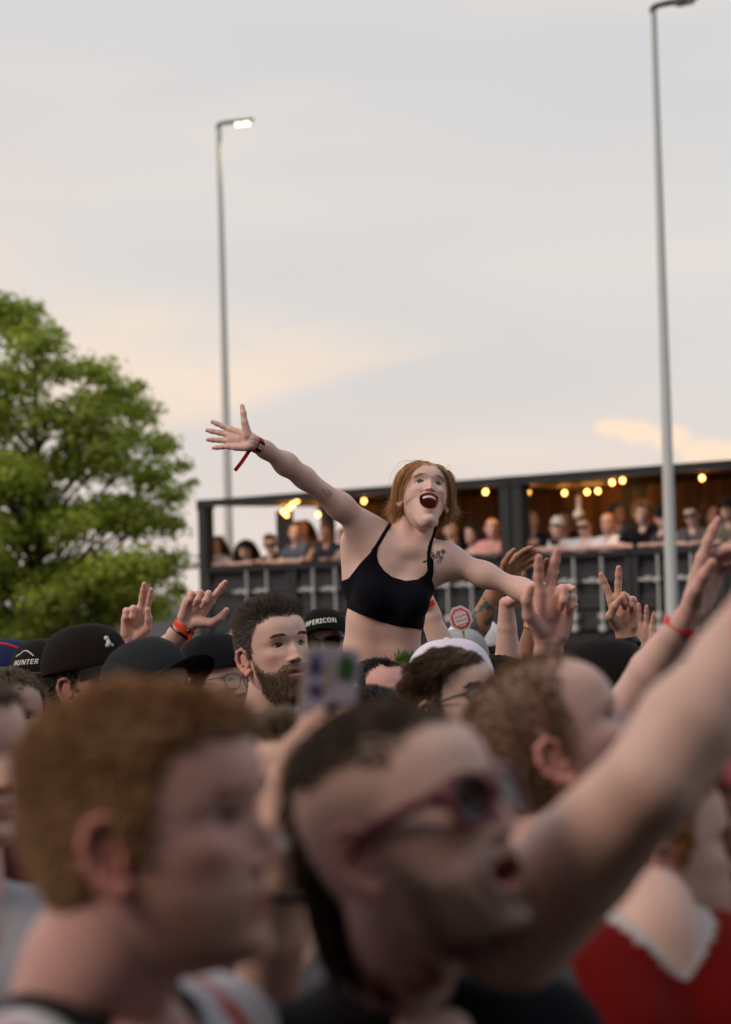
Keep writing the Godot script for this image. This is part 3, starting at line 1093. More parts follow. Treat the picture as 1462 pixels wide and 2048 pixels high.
func sky_at(az: float, el: float) -> Color:   # degrees; linear radiance
	var e := maxf(el, 0.0)
	var c := lin(0.715, 0.618, 0.560).lerp(lin(0.650, 0.628, 0.605), smoothstep(0.0, 7.0, e))
	c = c.lerp(lin(0.598, 0.595, 0.598), smoothstep(6.0, 15.0, e))
	c = c.lerp(lin(0.500, 0.525, 0.570), smoothstep(15.0, 90.0, e))
	var wx := cos(deg_to_rad(az)) * 40.0
	var wz := sin(deg_to_rad(az)) * 40.0
	var n1 := nz.get_noise_3d(wx * 2.2, e * 7.0, wz * 2.2)
	var n2 := nz.get_noise_3d(wx * 5.0 + 70.0, e * 17.0, wz * 5.0)
	var n3 := nz.get_noise_3d(wx * 14.0, e * 34.0 + 50.0, wz * 14.0)
	# thin high veils, warm where the low sun reaches them
	var veil := smoothstep(-0.10, 0.55, n1 * 0.65 + n2 * 0.55 + n3 * 0.12) * smoothstep(40.0, 6.0, e)
	c += lin(0.105, 0.034, -0.016) * veil
	c -= lin(0.030, 0.022, 0.010) * smoothstep(0.05, 0.5, -n1) * smoothstep(0.0, 6.0, e)
	# the long streak of cloud over the trees: a wedge with a soft top and a firmer, lit under-edge
	var t := (az + 5.6) / 8.9
	var up := 7.4 - 1.25 * smoothstep(0.0, 1.0, t) + 0.25 * n2
	var dn := 3.9 + 2.3 * smoothstep(-0.1, 1.05, t) + 0.30 * n2 + 0.12 * n3
	var w := smoothstep(up + 0.5, up - 0.9, el) * smoothstep(dn - 0.35, dn + 0.25, el) * smoothstep(-0.9, 0.1, t) * smoothstep(1.05, 0.8, t)
	c += lin(0.165, 0.058, -0.030) * w * (0.85 + 0.5 * n3)
	c -= lin(0.030, 0.030, 0.026) * blob(az, el, -1.0, 3.4, 4.5, 1.3) * (0.8 + 0.5 * n2)
	c -= lin(0.032, 0.032, 0.030) * blob(az, el, 2.8, 5.4, 3.0, 1.0) * (0.8 + 0.6 * n2)
	c += lin(0.070, 0.030, 0.0) * blob(az, el, 2.6, 3.3, 2.4, 0.45) * (0.8 + n2)
	c += lin(0.100, 0.028, -0.020) * blob(az, el, -9.5, 9.0, 2.6, 1.6) * (0.7 + n2)
	c += lin(0.050, 0.016, -0.004) * blob(az, el, -7.2, 10.6, 3.0, 2.2) * (0.7 + n1)
	# small heaped clouds low on the right, sunlit
	for q in [[5.9, 3.85, 0.45, 0.22], [6.5, 3.75, 0.5, 0.28], [7.3, 3.55, 0.55, 0.34], [8.1, 3.15, 0.8, 0.45], [9.2, 3.1, 1.0, 0.5], [11.0, 2.9, 1.6, 0.6]]:
		var b := blob(az, el, q[0], q[1], q[2], q[3])
		var k := smoothstep(0.40, 0.72, b + 0.34 * n3 + 0.15 * n2)
		c = c.lerp(lin(0.98, 0.72, 0.50), 0.70 * k)
	return Color(maxf(c.r, 0.0), maxf(c.g, 0.0), maxf(c.b, 0.0))

func make_sky() -> void:
	var cw := 512
	var ch := 256
	var im := Image.create_empty(cw, ch, false, Image.FORMAT_RGBF)
	for j in ch:
		var el := 90.0 - (j + 0.5) * 180.0 / ch
		for i in cw:
			if el < -1.0:
				im.set_pixel(i, j, lin(0.16, 0.15, 0.14))
			else:
				im.set_pixel(i, j, sky_at(wrapf((i + 0.5) * 360.0 / cw, -180.0, 180.0), el))
	im.resize(4096, 2048, Image.INTERPOLATE_BILINEAR)
	var s := 4096.0 / 360.0
	for j in range(int((90.0 - 20.0) * s), int(91.0 * s)):
		for i in range(int(-16.0 * s), int(16.0 * s)):
			im.set_pixel(posmod(i, 4096), j, sky_at((i + 0.5) / s, 90.0 - (j + 0.5) / s))
	var sm := PanoramaSkyMaterial.new()
	sm.panorama = ImageTexture.create_from_image(im)
	var sky := Sky.new()
	sky.sky_material = sm
	var env := Environment.new()
	env.background_mode = Environment.BG_SKY
	env.sky = sky
	env.background_energy_multiplier = 1.0
	env.tonemap_mode = Environment.TONE_MAPPER_LINEAR
	env.tonemap_exposure = 1.15
	env.sdfgi_enabled = true
	env.ssao_enabled = true
	env.ssil_enabled = true
	var we := WorldEnvironment.new()
	we.name = "world_environment"
	we.environment = env
	add_child(we)

func make_camera() -> void:
	var cam := Camera3D.new()
	cam.name = "camera"
	cam.transform = Transform3D(Basis(cr, cu, -cf), eye)
	var at := CameraAttributesPhysical.new()
	at.frustum_focal_length = 56.68
	at.exposure_aperture = 2.4
	at.frustum_focus_distance = 7.05
	at.frustum_near = 0.05
	at.frustum_far = 900.0
	cam.attributes = at
	cam.current = true
	add_child(cam)

func make_sun() -> void:
	var l := DirectionalLight3D.new()
	l.name = "sun"
	l.light_energy = 0.5
	l.light_angular_distance = 24.0
	l.light_color = Color(1.0, 0.89, 0.79)
	l.shadow_enabled = true
	l.basis = Basis.looking_at(Vector3(0.64, -0.55, -0.36), Vector3.UP)
	add_child(l)

func make_materials() -> void:
	var s := mat("skin", 0.52, 0.42)
	s.subsurf_scatter_enabled = true
	s.subsurf_scatter_strength = 0.12
	s.heightmap_enabled = false
	s.heightmap_texture = noise_tex(0.05, false, 256)
	s.heightmap_scale = 0.05
	s.uv1_triplanar = true
	s.uv1_world_triplanar = true
	s.uv1_scale = Vector3.ONE * 14.0
	var h := mat("hair", 0.48, 0.4)
	h.backlight_enabled = true
	h.backlight = Color(0.35, 0.33, 0.3)
	var c := mat("cloth", 0.92, 0.2)
	c.rim_enabled = true
	c.rim = 0.06
	c.rim_tint = 0.6
	c.heightmap_enabled = false
	c.heightmap_texture = noise_tex(0.03, false, 256)
	c.heightmap_scale = 0.12
	c.uv1_triplanar = true
	c.uv1_world_triplanar = true
	c.uv1_scale = Vector3.ONE * 9.0
	mat("eye", 0.12, 0.5)
	mat("plastic", 0.35, 0.5)
	mat("gloss", 0.08, 0.6)
	mat("lens", 0.10, 0.32)
	mat("paint", 0.72, 0.4)
	mat("steel", 0.5, 0.5, 0.15)
	mat("wood", 0.75, 0.35)
	mat("bark", 0.9, 0.3)
	mat("ink", 0.6, 0.35)
	var g := StandardMaterial3D.new()
	g.albedo_color = Color(0.92, 0.95, 0.97, 0.10)
	g.transparency = BaseMaterial3D.TRANSPARENCY_ALPHA
	g.roughness = 0.04
	M["pane"] = g
	var lf := mat("leaf", 0.55, 0.4)
	lf.backlight_enabled = true
	lf.backlight = Color(0.95, 0.97, 0.70)
	var a := StandardMaterial3D.new()
	a.albedo_texture = noise_tex(0.02, false, 512)
	a.albedo_color = Color(0.30, 0.29, 0.28)
	a.roughness = 0.95
	a.uv1_triplanar = true
	a.uv1_world_triplanar = true
	a.uv1_scale = Vector3.ONE * 0.7
	M["asphalt"] = a
	for e in [["bulb", Color(1.0, 0.72, 0.36), 9.0], ["led", Color(1.0, 0.90, 0.72), 6.0]]:
		var b := StandardMaterial3D.new()
		b.albedo_color = Color(0.9, 0.85, 0.75)
		b.emission_enabled = true
		b.emission = e[1]
		b.emission_energy_multiplier = e[2]
		M[e[0]] = b

# ---------- ground, stage ----------
func make_ground() -> void:
	var m := MB.new()
	m.quad(Vector3(-300, 0, -420), Vector3(300, 0, -420), Vector3(300, 0, 120), Vector3(-300, 0, 120), Color.WHITE)
	structure("ground", m, M.asphalt)

func make_stage() -> void:
	var st := thing("festival_stage", "tall dark concert stage with roof and side walls facing the crowd", "stage", Vector3(0, 0, 5))
	var dark := lin(0.02, 0.02, 0.022)
	var I := Basis.IDENTITY
	for e in [["deck", Vector3(0, 0.7, 8.4), Vector3(9, 0.7, 5)], ["rear_wall", Vector3(0, 3.6, 13.3), Vector3(9, 3.6, 0.1)], ["roof", Vector3(0, 7.2, 8.4), Vector3(9.4, 0.25, 5.3)]]:
		var m := MB.new()
		bx(m, e[1], e[2], I, dark)
		part(st, e[0], m, M.paint)
	for sd in [-1.0, 1.0]:
		var m := MB.new()
		bx(m, Vector3(sd * 9.2, 3.4, 8.4), Vector3(0.15, 3.4, 5), I, dark)
		part(st, "side_wall", m, M.paint)

# ---------- container bar ----------
const BL := Vector3(-2.35, 0, -33.8)
var bu := Vector3.ZERO    # along the front
var bn := Vector3.ZERO    # out of the front, towards the crowd

func depth_at(px: float) -> float:
	# distance at which a vertical plane through the front is seen at a column of the view
	var k := (px - 731.0) / FPX
	# point eye + (k, -1) * d lies on BL + bu * s
	return (bn.x * BL.x + bn.z * BL.z) / (bn.x * k - bn.z)

func on_front(px: float, py: float, back := 0.0) -> Vector3:
	var d := depth_at(px)
	for i in 3:
		var p := W(px, py, d)
		d += -((p - BL).dot(bn) + back) / (cf.dot(bn))
	return W(px, py, d)

func make_bar() -> void:
	bu = Vector3(6.4, 0, 7.0).normalized()
	bn = Vector3(-bu.z, 0, bu.x)
	if bn.z < 0: bn = -bn
	var B := Basis(bu, Vector3.UP, bn)
	var bar := thing("container_bar", "black shipping container bar with viewing deck, timber back wall and string lights", "building", BL)
	var blk := lin(0.022, 0.023, 0.025)
	var gry := lin(0.030, 0.032, 0.036)
	var L := 12.2
	var at := func(s: float, y: float, back: float) -> Vector3: return BL + bu * s + Vector3(0, y, 0) - bn * back
	var add := func(called: String, s: float, y: float, back: float, h: Vector3, col: Color, mt: Material) -> MeshInstance3D:
		var m := MB.new()
		bx(m, at.call(s, y, back), h, B, col)
		return part(bar, called, m, mt)
	add.call("plinth", L * 0.5, 0.60, 1.22, Vector3(L * 0.5, 0.60, 1.20), blk, M.paint)
	add.call("deck", L * 0.5, 1.28, 1.22, Vector3(L * 0.5 + 0.01, 0.078, 1.23), blk, M.paint)
	# roofs, each with a fascia and a soffit of boards
	for k in 2:
		var s0 := 0.0 + 6.1 * k
		add.call("roof", s0 + 3.03, 3.245, 1.22, Vector3(3.03, 0.022, 1.23), blk, M.paint)
		add.call("fascia", s0 + 3.03, 3.195, 0.03, Vector3(3.02, 0.027, 0.03), gry, M.paint)
		add.call("fascia", s0 + 3.03, 3.19, 2.41, Vector3(3.02, 0.032, 0.03), blk, M.paint)
		for q in 22:
			var c := lin(0.075, 0.040, 0.022) * rng.randf_range(0.65, 1.25)
			c.a = 1.0
			add.call("soffit_board", s0 + 0.16 + q * 0.274, 3.20, 1.22, Vector3(0.134, 0.012, 1.15), c, M.wood)
		for e in [[s0 + 0.08, 0.08], [s0 + 5.98, 0.08], [s0 + 0.08, 2.36], [s0 + 5.98, 2.36]]:
			var p: MeshInstance3D = add.call("corner_post", e[0], 2.29, e[1], Vector3(0.082, 0.93, 0.075), gry, M.paint)
			for y in [3.20, 1.46]:
				var m := MB.new()
				bx(m, at.call(e[0], y, e[1]), Vector3(0.092, 0.07, 0.086), B, blk)
				part(p, "corner_casting", m, M.paint)
	var pb := on_front(567, 1060, 2.30)
	add.call("post", (pb - BL).dot(bu), 2.27, 2.33, Vector3(0.14, 0.90, 0.05), blk, M.paint)
	# corrugated half doors that make the parapet
	var rods := [1.096, 1.52, 2.47, 2.91, 3.75, 4.17, 5.01, 5.43, 7.14, 7.58, 8.44, 8.93, 9.9, 10.33, 11.2, 11.63]
	var s1 := 0.17
	for pn in [[0.17, 1.98], [2.01, 3.32], [3.35, 4.60], [4.63, 5.89], [6.27, 8.00], [8.03, 9.40], [9.43, 10.75], [10.78, 12.0]]:
		var a: float = pn[0]
		var b: float = pn[1]
		var m := MB.new()
		var ys := [1.40, 1.47, 1.50, 1.62, 1.65, 1.77, 1.80, 1.92, 1.95, 2.07, 2.10, 2.17, 2.26]
		var zs := [0.0, 0.0, 0.035, 0.035, 0.0, 0.0, 0.035, 0.035, 0.0, 0.0, 0.035, 0.035, 0.0]
		for i in ys.size() - 1:
			m.quad(at.call(a + 0.08, ys[i], 0.02 + zs[i]), at.call(a + 0.08, ys[i + 1], 0.02 + zs[i + 1]), at.call(b - 0.08, ys[i + 1], 0.02 + zs[i + 1]), at.call(b - 0.08, ys[i], 0.02 + zs[i]), gry * (1.0 + 0.1 * (i % 3)))
		m.quad(at.call(a, 1.40, 0.09), at.call(a, 2.26, 0.09), at.call(b, 2.26, 0.09), at.call(b, 1.40, 0.09), blk)
		for k in m.c.size(): m.c[k].a = 1.0
		var door := part(bar, "door_panel", m, M.paint)
		for e in [[a + 0.04, 1.83, 0.045, 0.43], [b - 0.04, 1.83, 0.045, 0.43]]:
			var f := MB.new()
			bx(f, at.call(e[0], e[1], 0.03), Vector3(e[2], e[3], 0.05), B, gry)
			part(door, "frame", f, M.paint)
		var f2 := MB.new()
		bx(f2, at.call((a + b) * 0.5, 2.285, 0.05), Vector3((b - a) * 0.5, 0.032, 0.10), B, blk)
		part(door, "hand_rail", f2, M.paint)
	for s in rods:
		var m := MB.new()
		var zc := lin(0.46, 0.47, 0.47)
		tube(m, PackedVector3Array([at.call(s, 1.38, -0.045), at.call(s, 2.25, -0.045)]), PackedFloat32Array([0.017, 0.017]), 10, zc)
		var rod := part(bar, "lock_rod", m, M.steel)
		var h := MB.new()
		bx(h, at.call(s - 0.13, 1.97, -0.06), Vector3(0.15, 0.014, 0.008), B, zc)
		bx(h, at.call(s, 1.97, -0.05), Vector3(0.045, 0.026, 0.03), B, zc)
		part(rod, "handle", h, M.steel)
		var k := MB.new()
		tube(k, PackedVector3Array([at.call(s - 0.14, 1.97, -0.02), at.call(s - 0.14, 1.97, -0.085)]), PackedFloat32Array([0.042, 0.036]), 12, zc)
		part(rod, "hasp", k, M.steel)
		for y in [1.42, 1.56]:
			var g := MB.new()
			bx(g, at.call(s, y, -0.035), Vector3(0.045, 0.035, 0.035), B, zc)
			part(rod, "bracket", g, M.steel)
	# timber wall behind
	var s := (on_front(705, 1050, 2.30) - BL).dot(bu)
	while s < 12.0:
		var c := lin(0.105, 0.050, 0.026) * rng.randf_range(0.55, 1.35)
		c.a = 1.0
		add.call("plank", s, 2.28, 2.30 + rng.randf_range(0.0, 0.012), Vector3(0.061, 0.915, 0.012), c, M.wood)
		s += 0.128
	# string lights: every bulb hangs from the soffit
	var cable := MB.new()
	var spots := [[594, 1001], [585, 1009], [578, 1016], [567, 1024], [573, 1030], [636, 1029], [728, 1002], [971, 984], [1056, 985], [1129, 986], [1174, 984], [1196, 982], [1224, 965], [1245, 961], [1404, 956]]
	var where := ["highest of the five bulbs at the open end of the bar", "second bulb of the five at the open end of the bar", "middle bulb of the five at the open end of the bar", "fourth bulb of the five at the open end of the bar", "lowest of the five bulbs at the open end of the bar", "bulb just under the raised arm of the woman", "bulb between the raised arm and the woman's hair", "bulb left of the middle post of the bar", "bulb just right of the middle post of the bar", "bulb left of the white tube lamp", "bulb just right of the white tube lamp", "second bulb right of the white tube lamp", "lower bulb of the high pair near the lamp post", "upper bulb of the high pair near the lamp post", "bulb right of the near lamp post under the roof"]
	var k := 0
	for q in spots:
		var back := 1.6
		var p := on_front(q[0], q[1], back)
		# hang it as high as the soffit allows at that line of sight
		for i in 9:
			if p.y > 3.12: back = maxf(0.12, back - 0.25)
			elif p.y < 3.04: back = minf(2.1, back + 0.2)
			p = on_front(q[0], q[1], back)
		var t := thing("string_light", "small round warm festoon " + where[k], "light bulb", p, "festoon bulbs under the bar roof")
		var g := MB.new()
		ball(g, p, Vector3(0.027, 0.031, 0.027), Basis.IDENTITY, 8, 12, Color.WHITE)
		part(t, "bulb", g, M.bulb)
		var so := MB.new()
		tube(so, PackedVector3Array([p + Vector3(0, 0.028, 0), p + Vector3(0, 0.06, 0), Vector3(p.x, 3.187, p.z)]), PackedFloat32Array([0.013, 0.013, 0.004]), 8, lin(0.01, 0.01, 0.01))
		part(t, "socket", so, M.plastic)
		var l := OmniLight3D.new()
		l.name = "glow"
		l.light_color = Color(1.0, 0.70, 0.36)
		l.light_energy = 0.10
		l.light_size = 0.03
		l.omni_range = 12.0
		l.omni_attenuation = 2.0
		l.shadow_enabled = true
		t.add_child(l)
		k += 1
	var lp := on_front(1157, 990, 0.4)
	var tl := thing("tube_lamp", "white tube lamp with round end hanging inside the bar", "lamp", lp)
	var tm := MB.new()
	limb(tm, [[lp, 0.03], [lp + Vector3(0, -0.18, 0), 0.03], [lp + Vector3(0, -0.2, 0), 0.07], [lp + Vector3(0, -0.27, 0), 0.07], [lp + Vector3(0, -0.29, 0), 0.02]], 10, 2, lin(0.7, 0.68, 0.64))
	part(tl, "shade", tm, M.plastic)
	var rm := MB.new()
	tube(rm, PackedVector3Array([lp, Vector3(lp.x, 3.187, lp.z)]), PackedFloat32Array([0.01, 0.01]), 6, lin(0.02, 0.02, 0.02))
	part(tl, "rod", rm, M.plastic)

# ---------- lamp posts ----------
func make_posts() -> void:
	for q in [[456.0, 1000.0, 436.0, 243.0, 36.5, 0.062, 0.042, "tall slim galvanised lamp post behind the bar, lamp lit", true, 0.15], [1343.0, 1170.0, 1312.0, 4.0, 26.2, 0.062, 0.032, "tall galvanised lamp post standing in front of the bar", false, 0.55]]:
		var low := W(q[0], q[1], q[4])
		var top := W(q[2], q[3], q[4])
		top.x = low.x
		top.z = low.z
		var base := Vector3(low.x, 0, low.z)
		var t := thing("lamp_post", q[7], "lamp post", base, "lamp posts")
		var m := MB.new()
		var gc := lin(0.52, 0.56, 0.57)
		tube(m, PackedVector3Array([base, base + Vector3(0, 1.2, 0), top]), PackedFloat32Array([q[5] * 1.25, q[5] * 1.15, q[6]]), 14, gc)
		part(t, "pole", m, M.paint)
		var dirx := Vector3(cos(q[9]), 0.05, sin(q[9])).normalized()
		var h := MB.new()
		var sd := Vector3(0, 1, 0).cross(dirx).normalized()
		var hc := lin(0.20, 0.20, 0.21)
		limb(h, [[top + Vector3(0, -0.06, 0) - dirx * 0.03, 0.05], [top + dirx * 0.02, 0.065], [top + dirx * 0.18 + Vector3(0, 0.01, 0), 0.075], [top + dirx * 0.36, 0.10], [top + dirx * 0.50 + Vector3(0, 0.01, 0), 0.07], [top + dirx * 0.55 + Vector3(0, 0.015, 0), 0.02]], 14, 4, hc, 0.42, sd)
		part(t, "lamp_head", h, M.plastic)
		var e := MB.new()
		var by := dirx.cross(sd).normalized()
		bx(e, top + dirx * 0.37 + Vector3(0, -0.038, 0), Vector3(0.10, 0.012, 0.05), Basis(dirx, Vector3.UP, dirx.cross(Vector3.UP)).orthonormalized(), Color.WHITE if q[8] else lin(0.35, 0.35, 0.36))
		part(t, "led_panel", e, M.led if q[8] else M.plastic)
		if q[8]:
			var l := SpotLight3D.new()
			l.name = "lamp_glow"
			l.light_energy = 1.2
			l.light_color = Color(1.0, 0.90, 0.72)
			l.spot_angle = 65.0
			l.spot_range = 30.0
			l.light_size = 0.1
			l.shadow_enabled = true
			l.position = top + dirx * 0.37 + Vector3(0, -0.07, 0) - base
			l.basis = Basis.looking_at(Vector3.DOWN, Vector3.FORWARD)
			t.add_child(l)

# ---------- trees ----------
func leafy(called: String, label: String, base: Vector3, clumps: Array, leaf: float, per: int, trunk_r: float, seedv: int, tint: Color) -> void:
	var r := RandomNumberGenerator.new()
	r.seed = seedv
	var t := thing(called, label, "tree", base)
	var m := MB.new()
	var bc := lin(0.055, 0.040, 0.030)
	var top := Vector3.ZERO
	for q in clumps: if q[0].y > top.y: top = q[0]
	var fork := base + Vector3(0, 1.0, 0)
	var spine := [[base, trunk_r * 1.3], [fork, trunk_r], [base.lerp(Vector3(base.x, top.y, base.z), 0.45), trunk_r * 0.72], [Vector3(base.x, top.y, base.z).lerp(base, 0.25), trunk_r * 0.35], [Vector3(base.x, top.y, base.z).lerp(base, 0.05), trunk_r * 0.1]]
	limb(m, spine, 10, 5, bc)
	part(t, "trunk", m, M.bark)
	var lm := MB.new()
	var cm := MB.new()
	for q in clumps:
		var c: Vector3 = q[0]
		var rad: float = q[1]
		var hy := clampf(c.y - 0.9 * Vector2(c.x - base.x, c.z - base.z).length(), base.y + 0.9, c.y)
		var root := Vector3(base.x, hy, base.z)
		limb(lm, [[root, trunk_r * 0.34], [root.lerp(c, 0.5) + Vector3(0, 0.12, 0), trunk_r * 0.22], [c, trunk_r * 0.07]], 6, 4, bc)
		var tone := r.randf_range(0.75, 1.25)
		for k in int(per * rad * rad):
			var d := Vector3(r.randfn(), r.randfn() * 0.75, r.randfn())
			d = d.normalized() * rad * pow(r.randf(), 0.60) * r.randf_range(0.9, 1.45)
			d.y *= 0.72
			var p := c + d
			var out := (d.normalized() + Vector3(r.randf_range(-0.7, 0.7), r.randf_range(-0.2, 1.1), r.randf_range(-0.7, 0.7))).normalized()
			var ax := out.cross(Vector3(r.randf_range(-1, 1), r.randf_range(-0.3, 0.3), r.randf_range(-1, 1))).normalized()
			var tip := ax.cross(out).normalized()
			tip.y = -absf(tip.y)
			var sz := leaf * r.randf_range(0.6, 1.15)
			var col := tint * (tone * r.randf_range(0.7, 1.3))
			if r.randf() < 0.25: col = col.lerp(lin(0.24, 0.27, 0.045), 0.45)
			col.a = 1.0
			var i := cm.v.size()
			var fold := out * sz * 0.10
			cm.v.append(p - tip * sz * 0.45); cm.v.append(p + ax * sz * 0.46 - fold + tip * sz * 0.02); cm.v.append(p + tip * sz * 0.58 - fold); cm.v.append(p - ax * sz * 0.46 - fold + tip * sz * 0.02); cm.v.append(p + ax * sz * 0.20 + tip * sz * 0.30); cm.v.append(p - ax * sz * 0.20 + tip * sz * 0.30)
			for h in 6: cm.c.append(col)
			cm.t.append_array(PackedInt32Array([i, i + 1, i + 4, i, i + 4, i + 2, i, i + 2, i + 5, i, i + 5, i + 3]))
	part(t, "limbs", lm, M.bark)
	part(t, "crown", cm, M.leaf)

func make_trees() -> void:
	var D := 38.0
	var clumps := []
	var r := RandomNumberGenerator.new()
	r.seed = 21
	# lobes of the crown along its outline and through its body: column, row, radius in view, at their distance
	var edge := [[-60, 600, 60], [0, 612, 45], [52, 622, 40], [-40, 650, 70], [40, 650, 58], [75, 690, 62], [-90, 760, 85], [20, 760, 70], [120, 740, 55], [190, 745, 52], [240, 785, 46], [90, 830, 70], [180, 830, 60], [-20, 850, 80], [255, 870, 48], [320, 890, 44], [300, 950, 62], [220, 930, 65], [130, 930, 70], [30, 950, 80], [-90, 930, 90], [345, 990, 40], [340, 1050, 44], [270, 1040, 64], [180, 1030, 70], [80, 1050, 80], [-30, 1060, 80], [340, 1120, 48], [280, 1140, 64], [190, 1140, 74], [90, 1160, 80], [-10, 1170, 85], [310, 1210, 50], [230, 1230, 60], [130, 1250, 70], [30, 1260, 80], [-80, 1200, 90], [-200, 900, 100], [-200, 1050, 100], [-180, 1180, 100], [365, 930, 22], [385, 965, 14], [110, 660, 20], [275, 770, 20], [355, 1180, 30]]
	for e in edge:
		var dd := D + r.randf_range(-1.3, 1.3)
		var rad: float = e[2] / FPX * D * r.randf_range(0.85, 1.0)
		clumps.append([W(e[0], e[1], dd), rad])
	for i in 64:
		var px := r.randf_range(-200, 330)
		var py := r.randf_range(800, 1280)
		clumps.append([W(px, py, D + r.randf_range(-1.8, 2.2)), r.randf_range(0.30, 0.50)])
	var b := W(80, 1190, D)
	leafy("maple_tree", "broad bright green maple tree at the open end of the bar", Vector3(b.x, 0, b.z), clumps, 0.108, 2900, 0.10, 5, lin(0.310, 0.385, 0.060))
	var c2 := []
	for e in [[432, 1100, 26], [445, 1085, 18], [420, 1120, 30], [440, 1140, 30], [460, 1130, 24]]:
		c2.append([W(e[0], e[1], 48.0 + r.randf_range(-0.5, 0.5)), e[2] / FPX * 48.0])
	var b2 := W(436, 1190, 48.0)
	leafy("young_tree", "small dark green tree seen through the open end of the bar", Vector3(b2.x, 0, b2.z), c2, 0.13, 900, 0.07, 9, lin(0.10, 0.17, 0.04))

# ---------- the woman on someone's shoulders ----------
func inside_poly(p: Vector2, poly: PackedVector2Array) -> float:   # signed distance, negative inside
	var d := 1e9
	var s := 1.0
	var n := poly.size()
	var j := n - 1
	for i in n:
		var e := poly[j] - poly[i]
		var w := p - poly[i]
		var b := w - e * clampf(w.dot(e) / e.dot(e), 0.0, 1.0)
		d = minf(d, b.length_squared())
		var c1 := p.y >= poly[i].y
		var c2 := p.y < poly[j].y
		var c3 := e.x * w.y > e.y * w.x
		if (c1 and c2 and c3) or (not c1 and not c2 and not c3): s = -s
		j = i
	return s * sqrt(d)

func surface_point(bones: Array, k: float, px: float, py: float, d0: float, lift: float) -> Vector3:
	var p := W(px, py, d0 - 0.35)
	for i in 60:
		var q := dist(bones, p, k)
		if q < 0.0006: break
		p += cf * maxf(q * 0.8, 0.0005)
	return p - cf * lift

